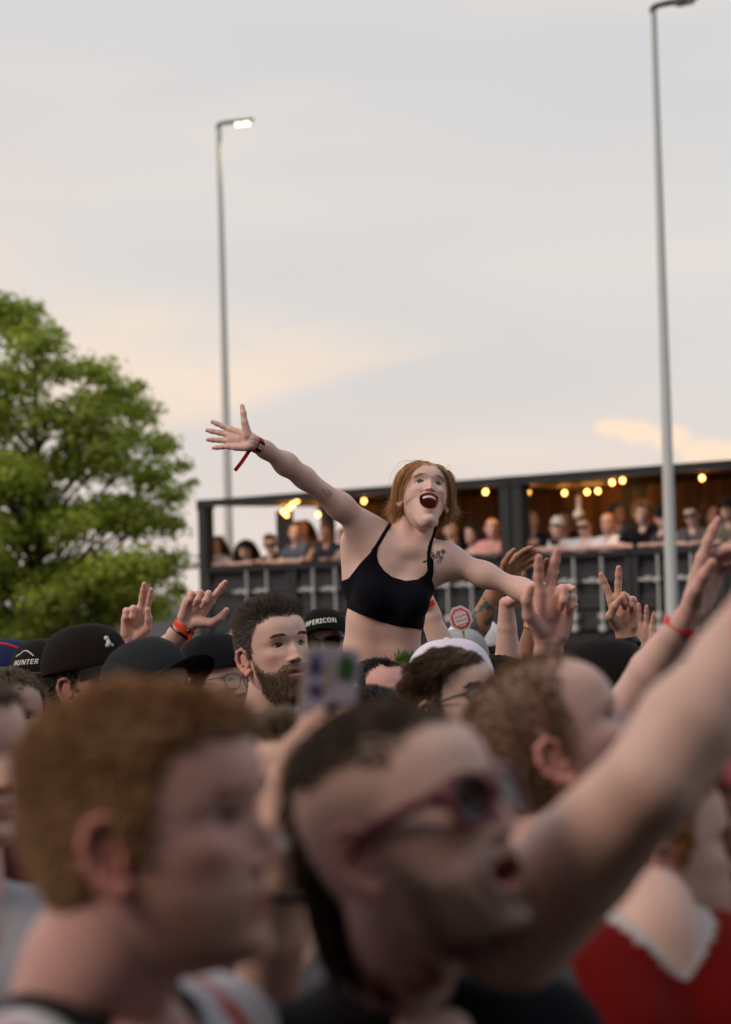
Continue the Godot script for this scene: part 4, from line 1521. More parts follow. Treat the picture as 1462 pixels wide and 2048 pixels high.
func make_woman() -> void:
	var D := 7.1
	var S := func(px: float, py: float, dz: float) -> Vector3: return W(px, py, D + dz)
	var skin := lin(0.66, 0.475, 0.420)
	var hd := W(847, 991, D - 0.01)
	var H := {"xf": Transform3D(face_basis(15.0, 29.0, 9.0) * 0.905, hd), "skin": skin, "hair": lin(0.50, 0.285, 0.135), "lip": lin(0.50, 0.205, 0.19), "wide": 1.03, "jaw": 0.84, "nose": 0.80, "chin": 0.3, "browtilt": 0.16, "open": 0.051, "lod": 0.8, "smile": 1.0, "squint": 0.22, "iris": lin(0.06, 0.08, 0.09), "browlift": -0.005, "brow": lin(0.34, 0.235, 0.165), "gaze": Vector3(0.0, -0.15, 1.0), "seed": 3, "recede": -0.011}
	var root := thing("person", "woman in black sports top riding on shoulders with arms flung wide, shouting", "person", Vector3(W(765, 1330, D).x, 0.0, W(765, 1330, D).z), "people in the crowd")
	root.position.y = 1.30
	var m := MB.new()
	make_head(H, m)
	var B := [
		[S.call(733, 1375, 0.02), S.call(736, 1300, 0.01), 0.080, 0.067], [S.call(798, 1375, 0.02), S.call(791, 1300, 0.01), 0.080, 0.067],
		[S.call(736, 1300, 0.01), S.call(744, 1240, 0.0), 0.066, 0.068], [S.call(791, 1300, 0.01), S.call(793, 1240, 0.0), 0.066, 0.068],
		[S.call(744, 1240, 0.0), S.call(758, 1170, 0.0), 0.069, 0.077], [S.call(793, 1240, 0.0), S.call(808, 1170, 0.0), 0.069, 0.076],
		[S.call(759, 1170, 0.0), S.call(772, 1118, 0.01), 0.077, 0.068], [S.call(808, 1170, 0.0), S.call(838, 1130, 0.01), 0.074, 0.067],
		[S.call(775, 1110, 0.01), S.call(855, 1128, 0.01), 0.066, 0.062],
		[S.call(813, 1092, 0.02), S.call(750, 1070, 0.02), 0.036, 0.047], [S.call(817, 1096, 0.02), S.call(893, 1121, 0.02), 0.036, 0.047],
		[S.call(820, 1090, 0.02), S.call(838, 1025, 0.045), 0.042, 0.041],
		[S.call(748, 1192, -0.070), S.call(750, 1196, -0.070), 0.050, 0.050], [S.call(820, 1200, -0.070), S.call(822, 1204, -0.070), 0.050, 0.050],
		[S.call(715, 1165, 0.02), S.call(708, 1085, 0.03), 0.045, 0.042], [S.call(775, 1125, -0.03), S.call(722, 1060, -0.02), 0.046, 0.044],
		[S.call(845, 1140, -0.02), S.call(888, 1126, -0.01), 0.045, 0.046],
		[S.call(744, 1064, 0.0), S.call(680, 1012, -0.06), 0.040, 0.034], [S.call(680, 1012, -0.06), S.call(608, 955, -0.13), 0.034, 0.026],
		[S.call(608, 955, -0.13), S.call(572, 928, -0.17), 0.026, 0.028], [S.call(572, 928, -0.17), S.call(530, 899, -0.22), 0.028, 0.019], [S.call(530, 899, -0.22), S.call(505, 884, -0.25), 0.019, 0.016],
		[S.call(896, 1119, 0.0), S.call(970, 1150, -0.03), 0.038, 0.032], [S.call(970, 1150, -0.03), S.call(1045, 1180, -0.06), 0.032, 0.026],
		[S.call(1045, 1180, -0.06), S.call(1075, 1192, -0.12), 0.031, 0.031], [S.call(1075, 1192, -0.12), S.call(1092, 1196, -0.20), 0.030, 0.019],
		# cords of the neck and collar bones
		[S.call(814, 1096, -0.046), S.call(808, 1030, 0.004), 0.014, 0.017], [S.call(828, 1098, -0.046), S.call(866, 1042, -0.006), 0.015, 0.018],
		[S.call(808, 1098, -0.048), S.call(762, 1078, -0.030), 0.014, 0.012], [S.call(830, 1102, -0.048), S.call(886, 1108, -0.034), 0.014, 0.012]]
	var kk := 0.035
	var paint := func(p: Vector3) -> Color:
		var c := skin * (1.0 + 0.09 * nz.get_noise_3d(p.x * 260.0, p.y * 260.0, p.z * 260.0) + 0.04 * nz.get_noise_3d(p.x * 1200.0, p.y * 1200.0, p.z * 1200.0))
		var r := 0.35 + 0.65 * nz.get_noise_3d(p.x * 420.0 + 40.0, p.y * 420.0, p.z * 420.0)
		c = c.lerp(Color(c.r, c.g * 0.86, c.b * 0.84), clampf(r, 0.0, 1.0))
		c.a = 1.0
		return c
	nets(m, B, 0.0065, kk, paint)
	# hands
	var wr: Vector3 = S.call(505, 884, -0.25)
	arm_hand(m, wr, Vector3(-0.86, 0.20, -0.32), Vector3(-0.25, 0.05, 1.0), false, SPREAD, skin, 0.0026, 0.80, S.call(540, 904, -0.21))
	var wl: Vector3 = S.call(1092, 1196, -0.20)
	arm_hand(m, wl, Vector3(0.50, -0.42, 0.72), Vector3(-0.2, 0.25, 0.9), true, RELAXED, skin, 0.003, 0.86, S.call(1080, 1193, -0.13))
	# thighs over the shoulders of the one who carries her
	for sd in [-1.0, 1.0]:
		var hip: Vector3 = S.call(765 + sd * 40, 1385, 0.02)
		var knee: Vector3 = S.call(765 + sd * 95, 1410, -0.36)
		limb(m, [[hip, 0.085], [hip.lerp(knee, 0.5), 0.076], [knee, 0.058], [knee + Vector3(0, -0.2, 0.04), 0.052], [knee + Vector3(0, -0.40, 0.02), 0.034], [knee + Vector3(0, -0.45, -0.05), 0.02]], 16, 4, skin)
	part(root, "body", m, M.skin)
	head_eyes(H, root)
	# teeth and tongue
	var tm := MB.new()
	var xf: Transform3D = H.xf
	for k in 12:
		var a := (k - 5.5) / 5.5
		var c := Vector3(sin(a * 1.05) * 0.0215, -0.0585 - 0.0015 * absf(a), 0.0735 + 0.0135 * cos(a * 1.2))
		ball(tm, xf * c, Vector3(0.0036, 0.0047, 0.0022) * 0.93, xf.basis.orthonormalized() * Basis(Vector3.UP, a * 1.0), 6, 8, lin(0.66, 0.62, 0.55))
	part(root, "teeth", tm, M.gloss)
	var tg := MB.new()
	ball(tg, xf * Vector3(0, -0.097, 0.052), Vector3(0.017, 0.008, 0.022), xf.basis.orthonormalized() * Basis(Vector3.RIGHT, 0.25), 10, 14, lin(0.32, 0.085, 0.08))
	part(root, "tongue", tg, M.gloss)
	var hm := MB.new()
	strands(hm, H, "bob", 9000, 0.00075, 2)
	part(root, "hair", hm, M.hair)
	for sd in [-1.0, 1.0]:
		var bm := MB.new()
		strands(bm, H, "brow", 200, 0.00028, 8, sd)
		part(root, "eyebrow", bm, M.hair)
	# sports top
	var tb := []
	for k in 11: tb.append([B[k][0], B[k][1], B[k][2] + 0.0045, B[k][3] + 0.0045])
	for k in [12, 13, 14, 15, 16]: tb.append([B[k][0], B[k][1], B[k][2] + 0.0045, B[k][3] + 0.0045])
	var poly := PackedVector2Array()
	for q in [[640, 1186], [640, 1176], [697, 1157], [722, 1125], [740, 1107], [749, 1094], [757, 1090], [753, 1112], [757, 1126], [766, 1140], [783, 1154], [811, 1162], [834, 1159], [848, 1150], [856, 1138], [859, 1124], [862, 1110], [866, 1124], [866, 1147], [863, 1160], [872, 1185], [868, 1225], [860, 1264], [838, 1258], [800, 1253], [760, 1243], [720, 1228], [692, 1215], [640, 1200]]: poly.append(Vector2(q[0], q[1]))
	var o: Vector3 = S.call(731, 1024, 0.0)
	var sc := FPX / D
	var clip := func(p: Vector3) -> float:
		var q := p - o
		return inside_poly(Vector2(731.0 + (q.x - q.y * 0.027) * sc, 1024.0 - (q.y + q.x * 0.027) * sc), poly) / sc
	var tm2 := MB.new()
	nets(tm2, tb, 0.0048, kk, one(lin(0.0075, 0.0075, 0.0085)), Transform3D.IDENTITY, clip)
	var top := part(root, "sports_top", tm2, M.cloth)
	for line0 in [[[746, 1106], [753, 1097], [760, 1086], [769, 1071], [777, 1058], [783, 1049]], [[864, 1146], [863, 1134], [863, 1122], [863, 1109], [865, 1097], [868, 1087]]]:
		var sm := MB.new()
		var pts := PackedVector3Array()
		var rad := PackedFloat32Array()
		var line: Array = line0.duplicate()
		var last: Array = line[line.size() - 1]
		for q in 8: line.append([last[0] + (1.2 if last[0] > 820 else -0.5) * (q + 1), last[1] - 4.0 * (q + 1)])
		for q in line:
			var sp := surface_point(B, kk, q[0], q[1], D, 0.0015)
			if dist(B, sp, kk) > 0.006: break
			pts.append(sp)
			rad.append(0.0055)
		pts.append(pts[pts.size() - 1] + Vector3(0.0, -0.004, -0.05))
		rad.append(0.0055)
		tube(sm, pts, rad, 10, lin(0.0075, 0.0075, 0.0085), 0.35, cf.cross(pts[1] - pts[0]))
		part(top, "strap", sm, M.cloth)
	# shorts
	var sh := MB.new()
	var sb := []
	sb.append([S.call(732, 1382, 0.02), S.call(733, 1386, 0.02), 0.090, 0.090])
	sb.append([S.call(800, 1382, 0.02), S.call(799, 1386, 0.02), 0.090, 0.090])
	sb.append([S.call(728, 1384, 0.02), S.call(690, 1396, -0.2), 0.088, 0.088])
	sb.append([S.call(802, 1384, 0.02), S.call(840, 1396, -0.2), 0.088, 0.088])
	nets(sh, sb, 0.009, 0.04, one(lin(0.16, 0.030, 0.045)))
	var so := part(root, "shorts", sh, M.cloth)
	var fr := MB.new()
	var r := RandomNumberGenerator.new()
	r.seed = 12
	for k in 90:
		var q := surface_point(B, kk, 795 + r.randf() * 48, 1330 + r.randf() * 8, D, 0.002)
		var e := q + Vector3(r.randf_range(-0.015, 0.015), r.randf_range(0.012, 0.034), 0.008)
		tube(fr, PackedVector3Array([q + Vector3(0, -0.02, 0), q, e]), PackedFloat32Array([0.0012, 0.0012, 0.0004]), 4, lin(0.10, 0.24, 0.05))
	part(so, "green_fringe", fr, M.cloth)
	# tattoos
	var ik := MB.new()
	var draw := func(list: Array, wd: float, col: Color) -> void:
		var pts := PackedVector3Array()
		var rad := PackedFloat32Array()
		for q in list:
			pts.append(surface_point(B, kk, q[0], q[1], D, 0.0002))
			rad.append(wd)
		tube(ik, pts, rad, 5, col, 0.5, cf.cross(pts[1] - pts[0]))
	var ink := lin(0.045, 0.060, 0.075)
	draw.call([[867, 1112], [870, 1107], [873, 1110], [870, 1116], [866, 1121], [869, 1124], [874, 1119]], 0.0011, ink)
	draw.call([[873, 1119], [876, 1115], [874, 1112], [872, 1117], [875, 1121], [879, 1118], [882, 1108], [881, 1104], [879, 1110], [879, 1119], [883, 1118], [886, 1108], [885, 1104], [883, 1110], [883, 1119], [886, 1118]], 0.0011, ink)
	draw.call([[886, 1112], [887, 1119], [891, 1116], [893, 1109], [891, 1118], [887, 1129], [881, 1131], [880, 1127], [886, 1122], [893, 1118]], 0.0011, ink)
	for k in 5:
		var a := TAU * k / 5.0
		draw.call([[893, 1106], [893 + 4 * cos(a), 1106 + 4 * sin(a)], [893 + 6 * cos(a + 0.5), 1106 + 6 * sin(a + 0.5)], [893 + 4 * cos(a + 1.0), 1106 + 4 * sin(a + 1.0)], [893, 1106]], 0.0010, ink)
	draw.call([[850, 1128], [856, 1125], [853, 1129], [860, 1124]], 0.0018, lin(0.05, 0.16, 0.12))
	draw.call([[642, 976], [647, 980], [645, 984], [650, 987], [655, 985], [659, 990], [655, 993], [650, 989]], 0.0008, ink)
	draw.call([[652, 979], [656, 980], [660, 984], [663, 989]], 0.0008, ink)
	draw.call([[641, 999.4], [642.2, 999.6], [642.6, 1000.4]], 0.0016, lin(0.05, 0.025, 0.02))
	part(root, "tattoo", ik, M.ink)
	# festival band on the wrist
	wristband(root, S.call(512, 889, -0.24), S.call(530, 898, -0.22) - wr, Vector3(0, 0, 1), 0.0245, 0.0215, [[500, 899], [491, 913], [482, 926], [470, 941]], D - 0.25)

# a cloth festival band with a woven patch, a clasp and a loose tail
func wristband(root: Node3D, c: Vector3, ax: Vector3, side: Vector3, r1: float, r2: float, tail: Array, d: float, red := Color(0.62, 0.035, 0.03), patch := true) -> void:
	var m := MB.new()
	var t := ax.normalized()
	band(m, c, ax, side, r1, r2, 0.017, 0.0022, func(_a: float) -> Color: return red)
	var o := part(root, "wristband", m, M.cloth)
	if patch:
		var n := (side - t * side.dot(t)).normalized()
		var b := t.cross(n)
		var pm := MB.new()
		band(pm, c, ax, side, r1 + 0.0014, r2 + 0.0014, 0.020, 0.002, func(_a: float) -> Color: return lin(0.012, 0.013, 0.018))
		# keep only the woven patch that faces out
		var keep := PackedInt32Array()
		for k in range(0, pm.t.size(), 3):
			var q := (pm.v[pm.t[k]] + pm.v[pm.t[k + 1]] + pm.v[pm.t[k + 2]]) / 3.0 - c
			if q.dot(n) > 0.84 * q.length(): keep.append_array(pm.t.slice(k, k + 3))
		pm.t = keep
		part(o, "patch", pm, M.cloth)
		var lm := MB.new()
		for row in 3:
			for k in 4:
				var a := (k - 1.5) * 0.15
				var p := c + n * (r1 + 0.0042) * cos(a) + b * (r2 + 0.0042) * sin(a) + t * (row - 1) * 0.0055
				bx(lm, p, Vector3(0.0018, 0.0016, 0.0005), Basis(b, t, n), lin(0.7, 0.7, 0.7))
		part(o, "lettering", lm, M.cloth)
	if tail.size() > 0:
		var tm := MB.new()
		var pts := []
		for q in tail: pts.append(W(q[0], q[1], d))
		ribbon(tm, pts, 0.011, 0.0015, cr + cf * 0.3, red)
		part(o, "tail", tm, M.cloth)
		var cm := MB.new()
		ball(cm, pts[0], Vector3(0.007, 0.010, 0.006), Basis(Vector3.BACK, -0.5), 8, 10, lin(0.015, 0.015, 0.018))
		part(o, "clasp", cm, M.plastic)

# only a hand with a short length of wrist, run into an arm that is already there
func arm_hand(m: MB, wr: Vector3, fd: Vector3, pn: Vector3, left: bool, pose: Dictionary, skin: Color, cell: float, hs: float, el: Vector3) -> void:
	var y := fd.normalized()
	var z := (pn - y * pn.dot(y)).normalized()
	var x := y.cross(z)
	if left: x = -x
	var xf := Transform3D(Basis(x * hs, y * hs, z * hs), wr)
	var e := xf.affine_inverse() * el
	var b := hand_bones(pose)
	b.append([e + Vector3(0.006, 0, 0), Vector3(0.010, 0, 0), 0.0235, 0.0185])
	b.append([e - Vector3(0.006, 0, 0), Vector3(-0.010, 0, 0), 0.0235, 0.0185])
	var tips := []
	for q in [3, 7, 11, 15, 18]: tips.append(b[q][1])
	var f := func(p: Vector3) -> Color:
		var c := skin * (1.0 + 0.08 * nz.get_noise_3d(p.x * 700.0, p.y * 700.0, p.z * 700.0))
		if p.y > -0.01:
			c = c.lerp(Color(c.r * 1.02, c.g * 0.88, c.b * 0.86), 0.5)
			for tp in tips:
				var dd: float = (p - tp).length()
				if dd < 0.028: c = c.lerp(Color(c.r, c.g * 0.82, c.b * 0.80), 1.0 - dd / 0.028)
		c.a = 1.0
		return c
	nets(m, b, cell / hs, 0.0055, f, xf)

# ---------- the crowd ----------
func raise(P: Dictionary, sh: Variant, el: Vector3, wr: Vector3, fd: Vector3, pn: Vector3, left: bool, pose: Dictionary, cell: float, thick := 0.92, hs := 1.0, paint = null) -> void:
	var s: Vector3 = sh if sh != null else P.N + (P.bb as Basis) * Vector3(0.17 if left else -0.17, -0.07, 0)
	arm(P.m, s, el, wr, fd, pn, left, pose, P.skin, cell, thick, hs, paint)

func make_front() -> void:
	# ginger man, near, in profile
	var ginger := lin(0.300, 0.165, 0.078)
	var jersey := func(p: Vector3) -> Color:
		var r := Vector2(p.x, p.z).length()
		if p.y > -0.14 and r < 0.095: return lin(0.012, 0.012, 0.014)
		if p.y > -0.17 and r < 0.125: return lin(0.55, 0.55, 0.60)
		if absf(p.x) > 0.135: return lin(0.50, 0.50, 0.54)
		if p.z > 0.08 and p.y < -0.14 and p.x > 0.02: return lin(0.50, 0.20, 0.02)
		return lin(0.42, 0.010, 0.012) if p.z > -0.02 else lin(0.012, 0.012, 0.015)
	var P := person({"label": "copper haired man seen in profile, largest head at the lower left, in striped jersey", "x": 300, "y": 1652, "d": 2.10, "yaw": 74, "pitch": 5, "s": 1.08, "skin": lin(0.55, 0.31, 0.27), "hair": ginger, "style": "short", "n": 7000, "sw": 0.0016, "stubble": 0.35, "byaw": 62, "shirt": jersey, "wear": "jersey", "lod": 1.2, "cell": 0.011, "thickneck": 1.12, "eyes": true, "brows": 200, "brow": ginger, "seed": 5, "lip": lin(0.36, 0.15, 0.14), "neck": W(190, 2010, 2.14)})
	finish(P)
	# man with a mullet and dark red sunglasses
	P = person({"label": "man with mullet, shaved temples and dark red sunglasses, mouth open, in black shirt", "x": 808, "y": 1660, "d": 2.25, "yaw": 57, "pitch": 22, "roll": -2, "s": 1.05, "skin": lin(0.60, 0.405, 0.355), "hair": lin(0.060, 0.042, 0.030), "style": "mullet", "n": 5000, "sw": 0.0012, "stubble": 0.55, "beardc": lin(0.045, 0.028, 0.020), "byaw": 35, "shirt": lin(0.006, 0.006, 0.008), "lod": 1.1, "cell": 0.011, "open": 0.020, "beard": 500, "bw": 0.0005, "neck": W(790, 1990, 2.40), "seed": 8})
	shades(P.root, P.H, "sunglasses", lin(0.11, 0.010, 0.022), M.lens, lin(0.006, 0.003, 0.004), 0.0050, 1.08)
	# red ink on his throat
	for k in P.m.v.size():
		var q: Vector3 = (P.H.xf as Transform3D).affine_inverse() * P.m.v[k]
		if q.y < -0.115 and q.y > -0.24 and q.x < 0.02 and nz.get_noise_3d(q.x * 900, q.y * 900, q.z * 900) > -0.12: P.m.c[k] = lin(0.20, 0.025, 0.030)
	finish(P)
	# shaved head looking up
	P = person({"label": "man with close shaved fair head tilted back, seen from behind the raised bare arm", "x": 1108, "y": 1490, "d": 3.1, "yaw": 86, "pitch": 27, "s": 1.04, "skin": lin(0.58, 0.365, 0.315), "hair": lin(0.17, 0.105, 0.060), "style": "fuzz", "n": 6000, "sw": 0.0010, "cover": 0.75, "recede": 0.012, "byaw": 60, "shirt": lin(0.10, 0.02, 0.022), "lod": 1.2, "cell": 0.012, "seed": 2, "stubble": 0.2})
	finish(P)
	# red jersey, arm thrown up in front
	var red := func(p: Vector3) -> Color:
		var r := Vector2(p.x, p.z).length()
		if p.y > -0.08 and r < 0.072: return lin(0.45, 0.43, 0.43)
		if absf(p.x) > 0.145 and p.y > -0.2: return lin(0.05, 0.06, 0.075)
		if p.x > 0.03 and p.y < -0.22 and p.y > -0.30 and p.z > 0.0: return lin(0.30, 0.30, 0.31)
		return lin(0.13, 0.004, 0.007)
	P = person({"label": "man in red sleeveless jersey with white collar throwing a bare arm up across the view", "x": 1305, "y": 1700, "d": 2.95, "yaw": 100, "pitch": 8, "s": 1.0, "skin": lin(0.62, 0.415, 0.345), "hair": lin(0.26, 0.120, 0.030), "style": "short", "n": 3500, "sw": 0.0016, "byaw": 25, "shirt": red, "wear": "jersey", "sleeves": false, "arms": "none", "lod": 1.8, "cell": 0.008, "neck": W(1305, 1850, 2.85), "thickneck": 0.85, "seed": 4})
	raise(P, W(1030, 1865, 2.40), W(1305, 1562, 2.25), W(1515, 1240, 2.30), Vector3(0.75, 0.65, 0.1), Vector3(-0.3, 0.3, 0.9), false, RELAXED, 0.006, 1.18)
	var bm := MB.new()
	band(bm, W(1488, 1290, 2.30), Vector3(0.5, 0.85, 0.0), Vector3(0, 0, 1), 0.036, 0.031, 0.022, 0.003, func(a: float) -> Color: return lin(0.75, 0.06, 0.04) if cos(a * 3.0) > -0.4 else lin(0.6, 0.58, 0.6))
	part(P.root, "wristband", bm, M.cloth)
	limb(P.m, [[P.N + (P.bb as Basis) * Vector3(0.17, -0.06, 0), 0.055], [W(1490, 1960, 2.85), 0.045], [W(1560, 2150, 2.8), 0.04], [W(1540, 2300, 2.7), 0.03]], 14, 4, P.skin)
	finish(P)
	# laughing face at the right edge
	P = person({"label": "laughing person with pink headband at the right edge below the raised arm", "x": 1478, "y": 1640, "d": 3.05, "yaw": -12, "pitch": 6, "roll": -4, "s": 1.0, "skin": lin(0.55, 0.34, 0.28), "hair": lin(0.05, 0.03, 0.02), "style": "short", "n": 2500, "sw": 0.0018, "open": 0.022, "smile": 0.9, "eyes": true, "brows": 200, "shirt": lin(0.25, 0.30, 0.38), "lod": 1.3, "seed": 6})
	bm = MB.new()
	var hx: Transform3D = P.H.xf
	band(bm, hx * Vector3(0, 0.058, -0.004), hx.basis.y, hx.basis.x, 0.083, 0.108, 0.035, 0.004, func(_a: float) -> Color: return lin(0.45, 0.13, 0.15))
	part(P.root, "headband", bm, M.cloth)
	finish(P)
	# someone filming, phone held up
	P = person({"label": "brown haired person filming with raised arm between the two big heads", "x": 575, "y": 1578, "d": 3.5, "yaw": 8, "pitch": 6, "s": 1.0, "skin": lin(0.56, 0.38, 0.30), "hair": lin(0.13, 0.085, 0.05), "style": "short", "n": 2500, "sw": 0.0018, "shirt": lin(0.16, 0.17, 0.20), "arms": "none", "lod": 1.8, "seed": 7})
	raise(P, W(500, 2120, 3.3), W(535, 1960, 2.95), W(562, 1665, 2.82), Vector3(0.42, 0.86, 0.05), Vector3(0.35, -0.1, -1.0), false, {"i": [-0.12, 0.35, 0.75, 0.3], "m": [-0.16, 0.35, 0.6, 0.3], "r": [-0.18, 0.45, 0.6, 0.3], "p": [-0.2, 0.5, 0.6, 0.3], "t": [Vector3(0.5, 0.8, 0.6), Vector3(-0.2, 1, 0.3), Vector3(-0.4, 1, 0.1)]}, 0.0055, 1.0, 1.05)
	bm = MB.new()
	band(bm, W(563, 1680, 2.82), Vector3(0.1, 1, 0.0), Vector3(1, 0, 0), 0.036, 0.031, 0.016, 0.003, func(a: float) -> Color: return lin(0.55, 0.015, 0.02) if sin(a) > -0.2 and cos(a) > -0.3 else lin(0.6, 0.6, 0.66))
	part(P.root, "wristband", bm, M.cloth)
	bm = MB.new()
	band(bm, W(547, 1795, 2.87), Vector3(0.08, 1, -0.1), Vector3(1, 0, 0), 0.043, 0.041, 0.009, 0.003, func(_a: float) -> Color: return lin(0.008, 0.008, 0.009))
	part(P.root, "bracelet", bm, M.plastic)
	finish(P)
	phone(W(655, 1412, 2.86), Basis(Vector3.BACK, -0.13) * Basis(Vector3.UP, 0.18) * Basis.from_scale(Vector3.ONE * 0.92))
	# partly seen at the left edge
	P = person({"label": "brown haired person cut off by the left edge behind the copper haired man", "x": -70, "y": 1520, "d": 3.2, "yaw": 40, "pitch": 4, "s": 1.0, "skin": lin(0.56, 0.36, 0.30), "hair": lin(0.10, 0.065, 0.04), "style": "short", "n": 2000, "sw": 0.0018, "shirt": lin(0.35, 0.36, 0.40), "lod": 2.0, "seed": 9})
	finish(P)

func phone(c: Vector3, b: Basis) -> void:
	var t := thing("phone", "phone in a lavender and green patterned case held up in the crowd", "phone", c + b * Vector3(0, -0.078, 0))
	var m := MB.new()
	# rounded slab
	var pts := []
	for k in 40:
		var a := TAU * k / 40.0
		pts.append(Vector2(clampf(cos(a) * 9.0, -1, 1) * 0.026 + cos(a) * 0.011, clampf(sin(a) * 9.0, -1, 1) * 0.066 + sin(a) * 0.011))
	for sd in [-1.0, 1.0]:
		var i0 := m.vert(c + b * Vector3(0, 0, 0.0045 * sd), lin(0.36, 0.34, 0.44))
		for q in pts: m.vert(c + b * Vector3(q.x * 0.97, q.y * 0.985, 0.0045 * sd), lin(0.36, 0.34, 0.44))
		for k in 40:
			if sd > 0: m.tri(i0, i0 + 1 + (k + 1) % 40, i0 + 1 + k)
			else: m.tri(i0, i0 + 1 + k, i0 + 1 + (k + 1) % 40)
	var r0 := m.v.size()
	for q in pts:
		for z in [-0.0045, 0.0, 0.0045]: m.vert(c + b * Vector3(q.x * (1.0 if z == 0.0 else 0.97), q.y * (1.0 if z == 0.0 else 0.985), z), lin(0.30, 0.17, 0.07))
	for k in 40:
		for j in 2:
			var p := r0 + k * 3 + j
			var q := r0 + ((k + 1) % 40) * 3 + j
			m.tri(p, p + 1, q)
			m.tri(q, p + 1, q + 1)
	part(t, "case", m, M.plastic)
	# blotches printed on the case and the camera plate
	var r := RandomNumberGenerator.new()
	r.seed = 3
	var pm := MB.new()
	for e in [[0.019, 0.050, 0.012, 0.020, lin(0.025, 0.085, 0.03)], [-0.022, 0.05, 0.010, 0.016, lin(0.06, 0.06, 0.14)], [-0.004, 0.04, 0.007, 0.026, lin(0.30, 0.27, 0.22)], [-0.018, 0.018, 0.012, 0.010, lin(0.07, 0.065, 0.13)], [0.010, -0.002, 0.018, 0.010, lin(0.03, 0.035, 0.08)], [-0.02, -0.02, 0.012, 0.014, lin(0.20, 0.18, 0.27)]]:
		var i0 := pm.vert(c + b * Vector3(e[0], e[1], 0.0052), e[4])
		for k in 14:
			var a := TAU * k / 14.0
			var w := r.randf_range(0.7, 1.1)
			pm.vert(c + b * Vector3(clampf(e[0] + cos(a) * e[2] * w, -0.035, 0.035), clampf(e[1] + sin(a) * e[3] * w, -0.074, 0.074), 0.0052), e[4])
		for k in 14: pm.tri(i0, i0 + 1 + (k + 1) % 14, i0 + 1 + k)
	part(t, "print", pm, M.plastic)

